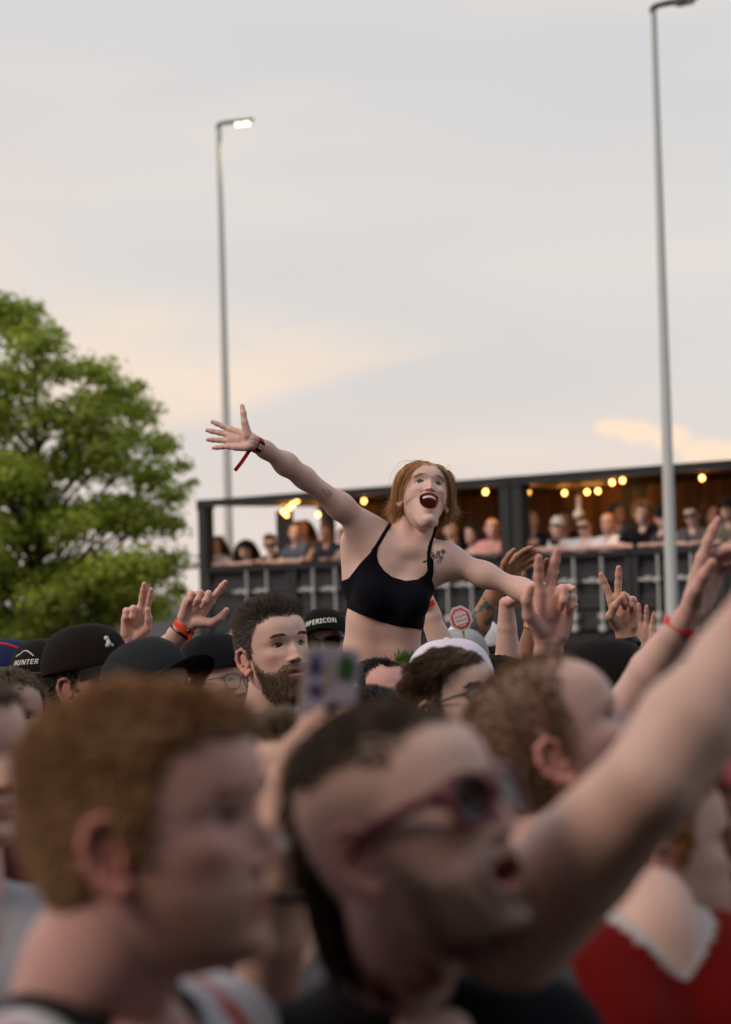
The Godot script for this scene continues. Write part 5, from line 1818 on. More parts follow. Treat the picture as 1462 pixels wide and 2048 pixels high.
func make_middle() -> void:
	# bearded man
	var P := person({"label": "bearded man with dark quiff and grey temples gazing past the phone", "x": 548, "y": 1303, "d": 6.2, "yaw": 31, "pitch": 12, "roll": -4, "s": 1.09, "skin": lin(0.60, 0.395, 0.335), "hair": lin(0.065, 0.048, 0.038), "style": "quiff", "n": 8000, "sw": 0.0007, "beard": 6500, "bw": 0.00055, "beardc": lin(0.160, 0.100, 0.066), "stubble": 0.72, "eyes": true, "iris": lin(0.055, 0.07, 0.08), "brows": 520, "brw": 0.00035, "brow": lin(0.11, 0.075, 0.055), "browlift": -0.002, "lod": 0.8, "open": 0.005, "lip": lin(0.44, 0.20, 0.19), "byaw": 25, "gaze": Vector3(0.15, 0.0, 1.0), "thickneck": 1.12, "seed": 1, "wide": 1.05,
		"shirt": func(p: Vector3) -> Color: return lin(0.33, 0.25, 0.17) if nz.get_noise_3d(p.x * 500, p.y * 500, p.z * 500) > -0.1 else lin(0.07, 0.085, 0.075)})
	finish(P)
	# black cap with white letters, sunglasses
	P = person({"label": "man in black cap with white lettering and black sunglasses beside the woman's waist", "x": 652, "y": 1294, "d": 8.7, "yaw": -6, "pitch": 9, "roll": -8, "s": 1.06, "skin": lin(0.57, 0.365, 0.30), "hair": lin(0.04, 0.03, 0.02), "style": "none", "lod": 1.2, "stubble": 0.35, "seed": 12, "shirt": lin(0.012, 0.012, 0.014)})
	var c := cap(P.root, P.H, lin(0.010, 0.010, 0.011), lin(0.012, 0.012, 0.013), 0.0, -0.10, 1.03, Color(0, 0, 0, 0), 0.012, 0.060)
	cap_text(c, "IMPERICON", -0.06, 0.034, 0.0175, lin(0.66, 0.66, 0.66))
	shades(P.root, P.H, "sunglasses", lin(0.006, 0.006, 0.007), M.lens, lin(0.008, 0.008, 0.010), 0.0030, 1.08)
	finish(P)
	# the cap at the left with a white mark
	P = person({"label": "person in plain black cap with small white emblem facing right at the left side", "x": 178, "y": 1366, "d": 5.9, "yaw": 58, "pitch": 6, "s": 1.06, "skin": lin(0.40, 0.24, 0.19), "hair": lin(0.03, 0.02, 0.015), "style": "short", "n": 1500, "sw": 0.0014, "lod": 1.8, "seed": 13})
	c = cap(P.root, P.H, lin(0.013, 0.012, 0.012), lin(0.013, 0.012, 0.012), 0.0, -0.04, 1.08, Color(0, 0, 0, 0), 0.012, 0.072)
	var em := MB.new()
	for q in [[0.0, 0.060, 0.0065], [0.01, 0.054, 0.005], [0.0, 0.047, 0.007], [-0.03, 0.043, 0.0045], [0.04, 0.043, 0.0045]]:
		var a: float = -0.35 + q[0] * 2.0
		var py := asin(q[1] / float(c.ry))
		var k := pow(cos(py), 0.72)
		ball(em, c.xf * Vector3(c.rx * k * sin(a), q[1], c.rz * k * cos(a)), Vector3.ONE * q[2], Basis.IDENTITY, 6, 8, lin(0.62, 0.62, 0.62))
	part(c.node, "emblem", em, M.cloth)
	finish(P)
	# cap with two lines of lettering
	P = person({"label": "person in black cap with white italic lettering at the far left, flat brim", "x": 84, "y": 1370, "d": 7.4, "yaw": -14, "pitch": 3, "s": 1.04, "skin": lin(0.40, 0.23, 0.19), "hair": lin(0.03, 0.02, 0.015), "style": "short", "n": 1200, "sw": 0.0014, "lod": 1.8, "seed": 14})
	c = cap(P.root, P.H, lin(0.016, 0.015, 0.014), lin(0.035, 0.032, 0.030), -0.10, -0.03, 1.08, lin(0.01, 0.01, 0.01), 0.003, 0.070)
	cap_text(c, "HUNTER", -0.02, 0.030, 0.015, lin(0.62, 0.62, 0.62), 0.25, 0.06)
	var sw := MB.new()
	var pts := PackedVector3Array()
	var rad := PackedFloat32Array()
	for k in 9:
		var a := -0.45 + 0.09 * k
		var hh := 0.050 + 0.016 * sin(k / 8.0 * PI) * (1.0 if k > 2 else 0.6)
		var py := asin(hh / float(c.ry))
		var kk := pow(cos(py), 0.72) * 1.012
		pts.append(c.xf * Vector3(c.rx * kk * sin(a), hh, c.rz * kk * cos(a)))
		rad.append(0.0022)
	tube(sw, pts, rad, 6, lin(0.62, 0.62, 0.62))
	part(c.node, "emblem", sw, M.cloth)
	finish(P)
	# blue and red cap at the edge
	P = person({"label": "person in blue cap with red trim, partly hidden at the far left edge", "x": 14, "y": 1358, "d": 8.5, "yaw": -55, "pitch": 14, "s": 1.04, "skin": lin(0.36, 0.21, 0.17), "hair": lin(0.03, 0.02, 0.015), "style": "short", "n": 900, "sw": 0.0016, "lod": 2.2, "seed": 15, "shirt": lin(0.25, 0.33, 0.55)})
	c = cap(P.root, P.H, lin(0.02, 0.03, 0.09), lin(0.05, 0.09, 0.25), 0.0, 0.0, 1.08, lin(0.02, 0.02, 0.03), 0.012, 0.07)
	var tr := MB.new()
	pts = PackedVector3Array()
	rad = PackedFloat32Array()
	for k in 15:
		var a := -0.4 + 0.16 * k
		var hh := 0.060 + 0.018 * sin(k / 14.0 * PI)
		var kk := pow(cos(asin(hh / float(c.ry))), 0.72) * 1.01
		pts.append(c.xf * Vector3(c.rx * kk * sin(a), hh, c.rz * kk * cos(a)))
		rad.append(0.005)
	tube(tr, pts, rad, 6, lin(0.55, 0.04, 0.06))
	part(c.node, "trim", tr, M.cloth)
	finish(P)
	# two dark caps behind the copper hair
	P = person({"label": "person in washed dark cap looking up, black brim towards the bearded man", "x": 306, "y": 1402, "d": 5.4, "yaw": 48, "pitch": 24, "s": 1.06, "skin": lin(0.50, 0.31, 0.26), "hair": lin(0.05, 0.03, 0.02), "style": "short", "n": 1200, "sw": 0.0014, "lod": 1.8, "seed": 16})
	cap(P.root, P.H, lin(0.022, 0.025, 0.029), lin(0.008, 0.008, 0.009), 0.0, 0.0, 1.06, lin(0.006, 0.006, 0.007), 0.010, 0.075)
	finish(P)
	P = person({"label": "person in smooth black cap and glasses standing just left of the bearded man", "x": 432, "y": 1364, "d": 6.9, "yaw": 50, "pitch": 4, "s": 1.04, "skin": lin(0.52, 0.33, 0.27), "hair": lin(0.04, 0.03, 0.02), "style": "none", "lod": 1.4, "seed": 17, "stubble": 0.3})
	cap(P.root, P.H, lin(0.011, 0.012, 0.014), lin(0.011, 0.012, 0.014), 0.0, -0.05, 1.06, Color(0, 0, 0, 0), 0.010, 0.0)
	shades(P.root, P.H, "glasses", lin(0.02, 0.02, 0.02), M.pane, Color.WHITE, 0.0012, 1.0)
	finish(P)
	# glasses and swept hair
	P = person({"label": "young man with swept brown hair and dark framed glasses right of centre", "x": 912, "y": 1408, "d": 5.1, "yaw": 45, "pitch": 13, "roll": -3, "s": 1.04, "skin": lin(0.59, 0.395, 0.33), "hair": lin(0.110, 0.068, 0.040), "style": "swept", "n": 5000, "sw": 0.0011, "eyes": true, "brows": 300, "brow": lin(0.08, 0.05, 0.035), "lod": 1.1, "seed": 18, "shirt": lin(0.08, 0.08, 0.09)})
	shades(P.root, P.H, "glasses", lin(0.012, 0.013, 0.020), M.pane, Color.WHITE, 0.0021, 0.98)
	finish(P)
	# the one who carries the woman
	P = person({"label": "man with black hair streaked grey carrying the woman on his shoulders", "x": 762, "y": 1404, "d": 6.85, "yaw": 38, "pitch": 14, "s": 1.06, "skin": lin(0.56, 0.30, 0.26), "hair": lin(0.020, 0.018, 0.018), "style": "short", "n": 3500, "sw": 0.0011, "recede": 0.012, "lod": 1.2, "seed": 19, "shirt": lin(0.10, 0.02, 0.03)})
	finish(P)
	P = person({"label": "dark haired person below the man carrying the woman, hair nearly black", "x": 752, "y": 1478, "d": 5.3, "yaw": 20, "pitch": 5, "s": 1.0, "skin": lin(0.50, 0.31, 0.25), "hair": lin(0.012, 0.010, 0.010), "style": "short", "n": 2500, "sw": 0.0014, "lod": 1.8, "seed": 20})
	finish(P)
	# caps right of the woman
	P = person({"label": "person in pale lavender white cap with brim pointing right", "x": 904, "y": 1388, "d": 6.1, "yaw": 64, "pitch": -2, "s": 1.05, "skin": lin(0.57, 0.37, 0.31), "hair": lin(0.05, 0.03, 0.02), "style": "short", "n": 900, "sw": 0.0014, "lod": 1.8, "seed": 21})
	cap(P.root, P.H, lin(0.66, 0.62, 0.76), lin(0.66, 0.62, 0.76), 0.0, -0.10, 1.05, Color(0, 0, 0, 0), 0.008, 0.072)
	finish(P)
	P = person({"label": "person in pale grey cap seen from behind, right of the woman", "x": 924, "y": 1338, "d": 8.3, "yaw": 150, "pitch": 2, "s": 1.05, "skin": lin(0.55, 0.36, 0.30), "hair": lin(0.05, 0.03, 0.02), "style": "short", "n": 900, "sw": 0.0016, "lod": 2.0, "seed": 22})
	cap(P.root, P.H, lin(0.30, 0.34, 0.36), lin(0.30, 0.34, 0.36), 0.0, 0.0, 1.05)
	finish(P)
	P = person({"label": "sunburnt person in white cap with green mark and black brim facing right", "x": 952, "y": 1311, "d": 9.0, "yaw": 70, "pitch": 2, "s": 1.05, "skin": lin(0.42, 0.19, 0.13), "hair": lin(0.03, 0.02, 0.02), "style": "short", "n": 900, "sw": 0.0016, "lod": 2.0, "seed": 23, "shirt": lin(0.03, 0.05, 0.10)})
	c = cap(P.root, P.H, lin(0.74, 0.74, 0.76), lin(0.010, 0.011, 0.014), 0.0, 0.0, 1.05)
	var gm := MB.new()
	ball(gm, c.xf * Vector3(c.rx * -0.62, 0.062, c.rz * 0.30), Vector3(0.016, 0.008, 0.012), Basis(Vector3.BACK, 0.6), 8, 10, lin(0.04, 0.22, 0.05))
	part(c.node, "emblem", gm, M.cloth)
	finish(P)
	P = person({"label": "person in navy cap behind the red and white paddle", "x": 898, "y": 1312, "d": 9.6, "yaw": 5, "pitch": 0, "s": 1.03, "skin": lin(0.5, 0.3, 0.25), "hair": lin(0.03, 0.02, 0.02), "style": "none", "lod": 2.2, "seed": 24})
	cap(P.root, P.H, lin(0.035, 0.045, 0.10), lin(0.02, 0.025, 0.05))
	finish(P)
	paddle(W(921, 1237, 7.9))
	P = person({"label": "person in black cap behind the shaved head on the right", "x": 1214, "y": 1424, "d": 4.7, "yaw": 25, "pitch": 3, "s": 1.06, "skin": lin(0.55, 0.35, 0.29), "hair": lin(0.03, 0.02, 0.02), "style": "none", "lod": 1.8, "seed": 25})
	cap(P.root, P.H, lin(0.010, 0.010, 0.011), lin(0.012, 0.012, 0.012), 0.0, 0.0, 1.08)
	finish(P)
	P = person({"label": "person with dark brown brushed back hair right of the white cap brim", "x": 1008, "y": 1392, "d": 7.3, "yaw": 38, "pitch": 10, "s": 1.05, "skin": lin(0.58, 0.385, 0.32), "hair": lin(0.095, 0.055, 0.030), "style": "swept", "n": 3500, "sw": 0.0011, "lod": 1.4, "brows": 200, "eyes": true, "seed": 26})
	finish(P)
	P = person({"label": "person with short light brown hair behind the brushed back hair", "x": 1056, "y": 1368, "d": 8.6, "yaw": 20, "pitch": 6, "s": 1.04, "skin": lin(0.57, 0.37, 0.31), "hair": lin(0.15, 0.095, 0.055), "style": "crop", "n": 2500, "sw": 0.0013, "lod": 1.8, "seed": 27})
	finish(P)
	# others further back whose hair and shoulders fill the gaps
	var fill := [
		["person with cropped brown hair far back between the two raised hands on the left", 330, 1372, 9.2, 10, "crop", lin(0.09, 0.055, 0.03)],
		["person with black hair far back behind the lettered cap on the left", 120, 1378, 9.6, -10, "short", lin(0.02, 0.015, 0.012)],
		["fair haired person far back right of the peace sign hand", 1345, 1376, 8.8, 5, "crop", lin(0.22, 0.14, 0.07)],
		["dark haired person far back at the right edge of the crowd", 1440, 1372, 8.2, -8, "short", lin(0.03, 0.02, 0.015)],
		["brown haired person behind the forearm with red bracelet", 1320, 1420, 6.6, 10, "short", lin(0.08, 0.05, 0.03)],
		["dark haired person between the shaved head and the glasses", 1090, 1420, 6.2, 15, "short", lin(0.05, 0.035, 0.025)],
		["dark haired person low behind the red jersey", 1400, 1530, 4.2, 0, "short", lin(0.04, 0.028, 0.02)],
		["brown haired person low at the left edge of the crowd", 20, 1440, 5.6, 15, "short", lin(0.10, 0.07, 0.045)]]
	var k := 0
	for e in fill:
		var sc := [lin(0.07, 0.07, 0.08), lin(0.30, 0.28, 0.27), lin(0.02, 0.02, 0.025), lin(0.12, 0.05, 0.05)]
		P = person({"label": e[0], "x": e[1], "y": e[2], "d": e[3], "yaw": e[4], "pitch": 6, "s": 1.03, "skin": lin(0.55, 0.35, 0.29) * (0.85 + 0.05 * (k % 4)), "hair": e[6], "style": e[5], "n": 1800, "sw": 0.0015, "lod": 2.0, "seed": 40 + k, "shirt": sc[k % 4], "eyes": true})
		finish(P)
		k += 1

# a little octagonal paddle on a stick, red on white with three lines of lettering too small to read
func paddle(c: Vector3) -> void:
	var t := thing("paddle_sign", "small octagonal red and white paddle sign held up above the grey cap", "sign", c + Vector3(0.02, -0.62, 0))
	var b := Basis(Vector3.BACK, 0.30)
	var layers := [["board", 0.042, 0.0, 0.003, lin(0.62, 0.56, 0.60)], ["border", 0.034, 0.004, 0.001, lin(0.60, 0.07, 0.08)], ["field", 0.0275, 0.006, 0.001, lin(0.64, 0.40, 0.42)]]
	for e in layers:
		var m := MB.new()
		for sd in [-1.0, 1.0]:
			var i0 := m.vert(c + b * Vector3(0, 0, e[2] + sd * e[3]), e[4])
			for k in 8:
				var a := TAU * (k + 0.5) / 8.0
				m.vert(c + b * Vector3(cos(a) * e[1] * 0.94, sin(a) * e[1] * 1.06, e[2] + sd * e[3]), e[4])
			for k in 8:
				if sd > 0: m.tri(i0, i0 + 1 + (k + 1) % 8, i0 + 1 + k)
				else: m.tri(i0, i0 + 1 + k, i0 + 1 + (k + 1) % 8)
		part(t, e[0], m, M.plastic)
	var lm := MB.new()
	for row in 3:
		for k in 5:
			bx(lm, c + b * Vector3((k - 2) * 0.0085, (1 - row) * 0.0135, 0.009), Vector3(0.0030, 0.0050, 0.0006), b, lin(0.72, 0.70, 0.72))
	part(t, "lettering", lm, M.plastic)
	var s := MB.new()
	tube(s, PackedVector3Array([c + Vector3(0.008, -0.03, -0.006), c + Vector3(0.02, -0.62, -0.01)]), PackedFloat32Array([0.004, 0.004]), 8, lin(0.45, 0.36, 0.25))
	part(t, "stick", s, M.wood)

# people of whom mostly a raised hand is seen
func hidden(label: String, px: float, py: float, d: float, skin: Color, shirt: Color, yaw := 10.0) -> Dictionary:
	return person({"label": label, "x": px, "y": py, "d": d, "yaw": yaw, "pitch": 10, "s": 1.0, "skin": skin, "hair": lin(0.06, 0.04, 0.03), "style": "crop", "n": 1200, "sw": 0.0016, "shirt": shirt, "arms": "none", "lod": 2.2, "seed": int(px)})

func make_hands() -> void:
	var Z := Vector3(0, 0, 1)
	var P := hidden("person raising two fingers with wristbands, leftmost raised hand", 215, 1392, 7.4, lin(0.60, 0.40, 0.33), lin(0.02, 0.02, 0.02))
	raise(P, null, W(240, 1400, 7.35), W(264, 1278, 7.3), Vector3(0.20, 0.93, 0.22), Vector3(0.1, 0, 1), false, TWO, 0.003, 0.92, 1.0)
	var bm := MB.new()
	band(bm, W(262, 1291, 7.3), Vector3(0.1, 1, 0), Vector3(1, 0, 0), 0.030, 0.026, 0.012, 0.003, func(_a: float) -> Color: return lin(0.02, 0.015, 0.015))
	part(P.root, "bracelet", bm, M.plastic)
	wristband(P.root, W(260, 1305, 7.3), Vector3(0.1, 1, 0), Z, 0.029, 0.031, [], 7.3, lin(0.62, 0.06, 0.04), false)
	finish(P)
	P = hidden("person pointing upwards with red wristband and dangling ribbon", 330, 1396, 7.3, lin(0.62, 0.41, 0.35), lin(0.02, 0.02, 0.02))
	raise(P, null, W(305, 1330, 7.2), W(374, 1248, 7.05), Vector3(0.48, 0.82, 0.20), Vector3(0.05, -0.25, 1), false, {"i": [0.12, 0.10, 0.12, 0.05], "m": [0.02, 1.05, 1.45, 0.7], "r": [-0.02, 1.15, 1.45, 0.7], "p": [-0.06, 1.25, 1.4, 0.7], "t": [Vector3(0.85, 0.50, 0.40), Vector3(0.50, 0.90, 0.20), Vector3(0.15, 1, 0.1)]}, 0.003, 0.95, 1.02)
	wristband(P.root, W(368, 1256, 7.06), Vector3(0.62, 0.76, 0.1), Z, 0.027, 0.032, [[378, 1262], [380, 1275], [379, 1292]], 7.02, lin(0.75, 0.06, 0.03), false)
	bm = MB.new()
	band(bm, W(361, 1263, 7.08), Vector3(0.62, 0.76, 0.1), Z, 0.029, 0.034, 0.009, 0.003, func(_a: float) -> Color: return lin(0.012, 0.012, 0.014))
	part(P.root, "bracelet", bm, M.plastic)
	finish(P)
	P = hidden("person whose fingertips show just above the bearded man's quiff on its left", 500, 1392, 8.4, lin(0.52, 0.24, 0.18), lin(0.03, 0.03, 0.03))
	raise(P, null, W(490, 1390, 8.3), W(484, 1312, 8.2), Vector3(0.05, 1, 0.1), Z, false, TWO, 0.0045)
	finish(P)
	# right of the woman
	P = hidden("person holding up a pale forearm with red band behind the woman's waist", 890, 1420, 7.7, lin(0.63, 0.44, 0.37), lin(0.03, 0.03, 0.03))
	raise(P, null, W(906, 1345, 7.62), W(845, 1190, 7.6), Vector3(-0.3, 0.95, 0), Z, true, RELAXED, 0.0045, 1.0)
	wristband(P.root, W(852, 1211, 7.6), Vector3(-0.36, 0.93, 0), Z, 0.029, 0.029, [], 7.6, lin(0.68, 0.03, 0.03), false)
	finish(P)
	var tan := lin(0.36, 0.185, 0.115)
	P = hidden("tanned person with tattooed forearm raised behind the woman's outstretched arm", 915, 1402, 8.7, tan, lin(0.03, 0.03, 0.03))
	var tat := func(p: Vector3) -> Color:
		var c := tan * (1.0 + 0.1 * nz.get_noise_3d(p.x * 500, p.y * 500, p.z * 500))
		if p.y < -0.09 and p.y > -0.21 and nz.get_noise_3d(p.x * 900, p.y * 900, p.z * 900 + 9) > 0.0: c = lin(0.07, 0.085, 0.095)
		c.a = 1.0
		return c
	raise(P, null, W(936, 1290, 8.6), W(1004, 1158, 8.5), Vector3(0.75, 0.62, 0.1), Vector3(0.2, -0.4, 0.9), true, RELAXED, 0.0045, 1.0, 1.0, tat)
	finish(P)
	P = hidden("person with pale vertical forearm and drooping hand under the woman's arm", 1020, 1425, 7.7, lin(0.62, 0.41, 0.35), lin(0.03, 0.03, 0.03))
	raise(P, null, W(1018, 1375, 7.6), W(1013, 1208, 7.55), Vector3(0.80, 0.42, 0.25), Vector3(0.3, -0.8, 0.4), true, RELAXED, 0.0035, 1.0)
	finish(P)
	P = hidden("tanned person with beaded bracelet on raised forearm behind the two finger hand", 1052, 1412, 8.1, lin(0.30, 0.155, 0.095), lin(0.03, 0.03, 0.03))
	raise(P, null, W(1045, 1350, 8.0), W(1080, 1215, 7.9), Vector3(0.2, 0.95, 0.1), Z, true, RELAXED, 0.0045, 0.95)
	bm = MB.new()
	band(bm, W(1070, 1252, 7.92), Vector3(0.25, 0.95, 0.05), Z, 0.033, 0.033, 0.018, 0.004, func(a: float) -> Color: return [lin(0.6, 0.05, 0.03), lin(0.6, 0.45, 0.05), lin(0.08, 0.2, 0.4), lin(0.65, 0.6, 0.55)][int(a * 4.0) % 4])
	part(P.root, "bracelet", bm, M.plastic)
	finish(P)
	P = hidden("person raising two fingers of a big pale hand in front of the woman's outstretched arm", 1075, 1440, 5.3, lin(0.61, 0.395, 0.33), lin(0.05, 0.05, 0.055), 20.0)
	raise(P, null, W(1088, 1480, 5.2), W(1098, 1282, 5.1), Vector3(0.13, 0.97, 0.12), Vector3(0.12, 0, 1), true, {"i": [0.16, 0.12, 0.10, 0.05], "m": [-0.06, 0.06, 0.06, 0.03], "r": [-0.08, 1.15, 1.6, 0.8], "p": [-0.14, 1.25, 1.55, 0.8], "t": [Vector3(0.75, 0.75, 0.45), Vector3(0.30, 0.95, 0.35), Vector3(-0.15, 1, 0.3)]}, 0.0032, 0.98, 1.08)
	finish(P)
	P = hidden("person making a peace sign with black watch on the wrist", 1200, 1400, 7.3, lin(0.57, 0.37, 0.28), lin(0.02, 0.02, 0.02))
	raise(P, null, W(1268, 1420, 7.15), W(1251, 1262, 7.1), Vector3(-0.10, 0.98, 0.12), Vector3(-0.25, 0, 1), true, PEACE, 0.0028, 1.0, 1.07)
	bm = MB.new()
	band(bm, W(1254, 1281, 7.1), Vector3(-0.1, 1, 0.0), Vector3(1, 0, 0), 0.031, 0.029, 0.018, 0.003, func(_a: float) -> Color: return lin(0.008, 0.008, 0.009))
	var wt := part(P.root, "watch", bm, M.plastic)
	bm = MB.new()
	ball(bm, W(1276, 1285, 7.1), Vector3(0.010, 0.014, 0.016), Basis.IDENTITY, 8, 12, lin(0.006, 0.006, 0.007))
	part(wt, "watch_face", bm, M.gloss)
	finish(P)
	P = hidden("person holding up an open palm low beside the peace sign hand", 1310, 1404, 9.1, lin(0.60, 0.39, 0.31), lin(0.02, 0.02, 0.02))
	raise(P, null, W(1292, 1400, 9.05), W(1290, 1302, 9.0), Vector3(-0.06, 1, 0.1), Z, true, OPEN, 0.004, 0.9)
	finish(P)
	P = hidden("person reaching up with red rubber bracelet at the right edge", 1265, 1500, 4.7, lin(0.60, 0.40, 0.35), lin(0.04, 0.04, 0.045), 40.0)
	raise(P, W(1210, 1490, 4.6), W(1262, 1400, 4.55), W(1384, 1222, 4.45), Vector3(0.36, 0.92, 0.05), Vector3(0.75, -0.2, 0.6), true, {"i": [0.05, 0.05, 0.05, 0.05], "m": [0.0, 0.85, 0.25, 0.1], "r": [-0.05, 0.95, 0.3, 0.1], "p": [-0.1, 1.0, 0.4, 0.1], "t": [Vector3(0.9, 0.5, 0.5), Vector3(0.5, 0.85, 0.4), Vector3(0.3, 0.9, 0.4)]}, 0.0035, 0.98, 1.05)
	bm = MB.new()
	band(bm, W(1360, 1258, 4.47), Vector3(0.55, 0.8, 0.0), Vector3(0, 0, 1), 0.030, 0.033, 0.015, 0.003, func(_a: float) -> Color: return lin(0.50, 0.015, 0.02))
	part(P.root, "bracelet", bm, M.plastic)
	finish(P)

# ---------- people on the deck of the bar ----------
func make_deck_people() -> void:
	var pale := lin(0.58, 0.40, 0.34)
	var tan := lin(0.42, 0.25, 0.18)
	var list := [
		[430, 1094, "long", lin(0.07, 0.04, 0.025), pale, lin(0.62, 0.60, 0.60), false, 10, "woman with long brown hair in white top at the open end of the deck", 0.0],
		[491, 1102, "long", lin(0.02, 0.015, 0.012), pale, lin(0.015, 0.015, 0.018), true, 0, "person in dark cap and long hair leaning on the deck rail", 0.0],
		[540, 1092, "crop", lin(0.10, 0.05, 0.03), pale, lin(0.012, 0.012, 0.014), false, -4, "pale person in black tank top leaning on the deck rail", 0.06],
		[607, 1062, "long", lin(0.09, 0.045, 0.025), tan, lin(0.10, 0.09, 0.09), true, 60, "long haired person standing behind the man in blue grey shirt", 0.0],
		[590, 1068, "crop", lin(0.09, 0.06, 0.04), pale, lin(0.075, 0.10, 0.14), true, 0, "broad man in blue grey t-shirt leaning on the deck rail", 0.0],
		[651, 1068, "short", lin(0.12, 0.06, 0.03), tan, lin(0.03, 0.035, 0.05), false, 5, "tanned person in dark strappy top leaning on the deck rail", 0.10],
		[687, 1078, "short", lin(0.14, 0.09, 0.05), tan, lin(0.25, 0.23, 0.24), false, 10, "person in grey vest leaning out under the woman's raised arm", 0.10],
		[900, 1062, "crop", lin(0.12, 0.07, 0.04), pale, lin(0.06, 0.09, 0.10), true, 0, "bearded man in teal grey shirt just right of the woman's hair", 0.0],
		[944, 1072, "long", lin(0.025, 0.016, 0.012), pale, lin(0.012, 0.012, 0.015), true, -10, "dark haired woman in black left of the pink shirt", 0.0],
		[984, 1060, "buzz", lin(0.15, 0.10, 0.07), lin(0.58, 0.36, 0.30), lin(0.56, 0.30, 0.33), true, 0, "man in pink t-shirt left of the middle post", 0.0],
		[1062, 1046, "buzz", lin(0.12, 0.08, 0.05), pale, lin(0.010, 0.010, 0.012), true, 8, "man in black t-shirt resting his chin on his hand", -0.02],
		[1131, 1042, "short", lin(0.02, 0.015, 0.012), tan, lin(0.03, 0.03, 0.035), true, 30, "dark figure standing at the back behind the white cap", 0.0],
		[1115, 1058, "short", lin(0.06, 0.04, 0.03), pale, lin(0.56, 0.54, 0.56), true, 0, "person in white cap and white shirt holding a camera", -0.02],
		[1168, 1055, "short", lin(0.10, 0.065, 0.04), pale, lin(0.50, 0.54, 0.62), true, 5, "person in pale blue and white top under the tube lamp", 0.0],
		[1236, 1030, "short", lin(0.05, 0.03, 0.02), tan, lin(0.05, 0.10, 0.18), true, 40, "person in blue with blue sunglasses pushed up behind the white t-shirt", 0.0],
		[1216, 1050, "buzz", lin(0.12, 0.08, 0.05), lin(0.55, 0.34, 0.27), lin(0.66, 0.67, 0.71), true, -5, "man in bright white t-shirt leaning on the deck rail", 0.0],
		[1284, 1030, "curly", lin(0.26, 0.17, 0.09), pale, lin(0.010, 0.010, 0.012), true, -5, "blond curly haired man in black t-shirt left of the near lamp post", 0.02],
		[1324, 1038, "short", lin(0.05, 0.035, 0.025), pale, lin(0.04, 0.04, 0.05), false, 10, "person in cap and dark vest partly behind the near lamp post", 0.05],
		[1383, 1034, "crop", lin(0.04, 0.03, 0.02), pale, lin(0.09, 0.09, 0.10), false, 0, "man in sunglasses and grey vest right of the near lamp post", 0.0],
		[1420, 1030, "long", lin(0.13, 0.07, 0.035), pale, lin(0.20, 0.15, 0.12), true, 50, "brown haired person standing behind at the right end of the deck", 0.0],
		[1456, 1022, "short", lin(0.05, 0.035, 0.025), lin(0.50, 0.33, 0.25), lin(0.16, 0.14, 0.12), true, 0, "person in cap and brown top at the right edge of the deck", 0.02]]
	var k := 0
	for e in list:
		var back := 0.30 if e[7] < 25 else 0.85
		var p := on_front(e[0], e[1], back)
		var d := (p - eye).dot(cf)
		var P := person({"label": e[8], "x": e[0], "y": e[1] - 4, "d": d, "neck": W(e[0], e[1] - 4, d) + Basis(Vector3.UP, deg_to_rad(-40.0)) * Vector3(0, -0.155, -0.05), "yaw": -12.0 + e[7] * 0.6 + 16.0 * sin(k * 3.7), "byaw": -40.0 + 18.0 * sin(k * 2.9), "pitch": -2.0 + 9.0 * sin(k * 2.3), "roll": 9.0 * sin(k * 1.7), "s": 1.06, "skin": e[4], "hair": e[3], "style": e[2], "n": 700, "sw": 0.0032, "shirt": e[5], "sleeves": e[6], "arms": "rail" if back < 0.5 else "down", "lod": 3.2, "cell": 0.02, "floor": 1.358, "seed": 60 + k, "reach": e[9], "group": "people watching from the deck of the bar", "stubble": 0.35 if k in [7, 10] else 0.0, "open": 0.0})
		if k in [1, 12, 17, 20]:
			var cc: Color = lin(0.62, 0.63, 0.65) if k == 12 else lin(0.015, 0.015, 0.018)
			cap(P.root, P.H, cc, cc)
		if k in [2, 13, 18, 17]:
			shades(P.root, P.H, "sunglasses", lin(0.01, 0.01, 0.012), M.lens, lin(0.01, 0.01, 0.012), 0.004, 1.0)
		if k == 14:
			var q: Dictionary = P.H.duplicate()
			q["xf"] = P.H.xf * Transform3D(Basis.IDENTITY, Vector3(0, 0.075, -0.02))
			shades(P.root, q, "sunglasses", lin(0.03, 0.16, 0.36), M.lens, lin(0.03, 0.20, 0.42), 0.006, 1.1)
		if k == 10:
			var w: Vector3 = P.H.xf * Vector3(0.02, -0.115, 0.085)
			limb(P.m, [[P.N + (P.bb as Basis) * Vector3(0.16, -0.10, 0.06), 0.042], [P.N + (P.bb as Basis) * Vector3(0.12, -0.12, 0.22), 0.038], [w.lerp(P.N, 0.1) + Vector3(0, -0.06, 0.02), 0.028], [w, 0.038], [w + Vector3(0, 0.04, 0.0), 0.02]], 10, 3, P.skin)
		if k == 12:
			var w: Vector3 = P.H.xf * Vector3(0.0, -0.19, 0.16)
			var cm := MB.new()
			bx(cm, w, Vector3(0.045, 0.035, 0.03), Basis(Vector3.UP, -0.5), lin(0.012, 0.012, 0.013))
			tube(cm, PackedVector3Array([w, w + Vector3(-0.04, 0, 0.09)]), PackedFloat32Array([0.032, 0.034]), 14, lin(0.012, 0.012, 0.013))
			var ct := thing("photo_camera", "black camera held by the person in white cap on the deck", "camera", w + Vector3(0, -0.035, 0))
			part(ct, "camera_body", cm, M.plastic)
		finish(P)
		k += 1

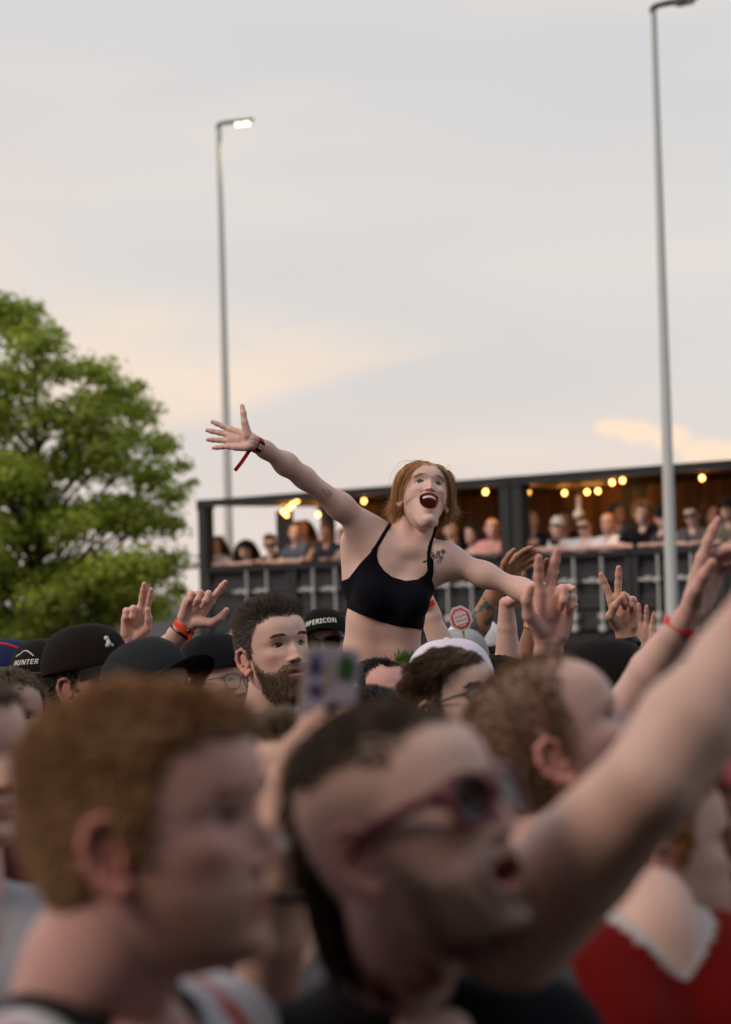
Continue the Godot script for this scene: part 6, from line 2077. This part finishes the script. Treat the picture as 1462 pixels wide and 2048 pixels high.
func _ready() -> void:
	rng.seed = 4
	nz.noise_type = FastNoiseLite.TYPE_SIMPLEX_SMOOTH
	nz.frequency = 0.02
	nz.fractal_octaves = 3
	nz.seed = 3
	set_view()
	make_camera()
	make_sky()
	make_sun()
	make_materials()
	make_ground()
	make_stage()
	make_bar()
	make_posts()
	make_trees()
	make_woman()
	make_middle()
	make_hands()
	make_front()
	make_deck_people()
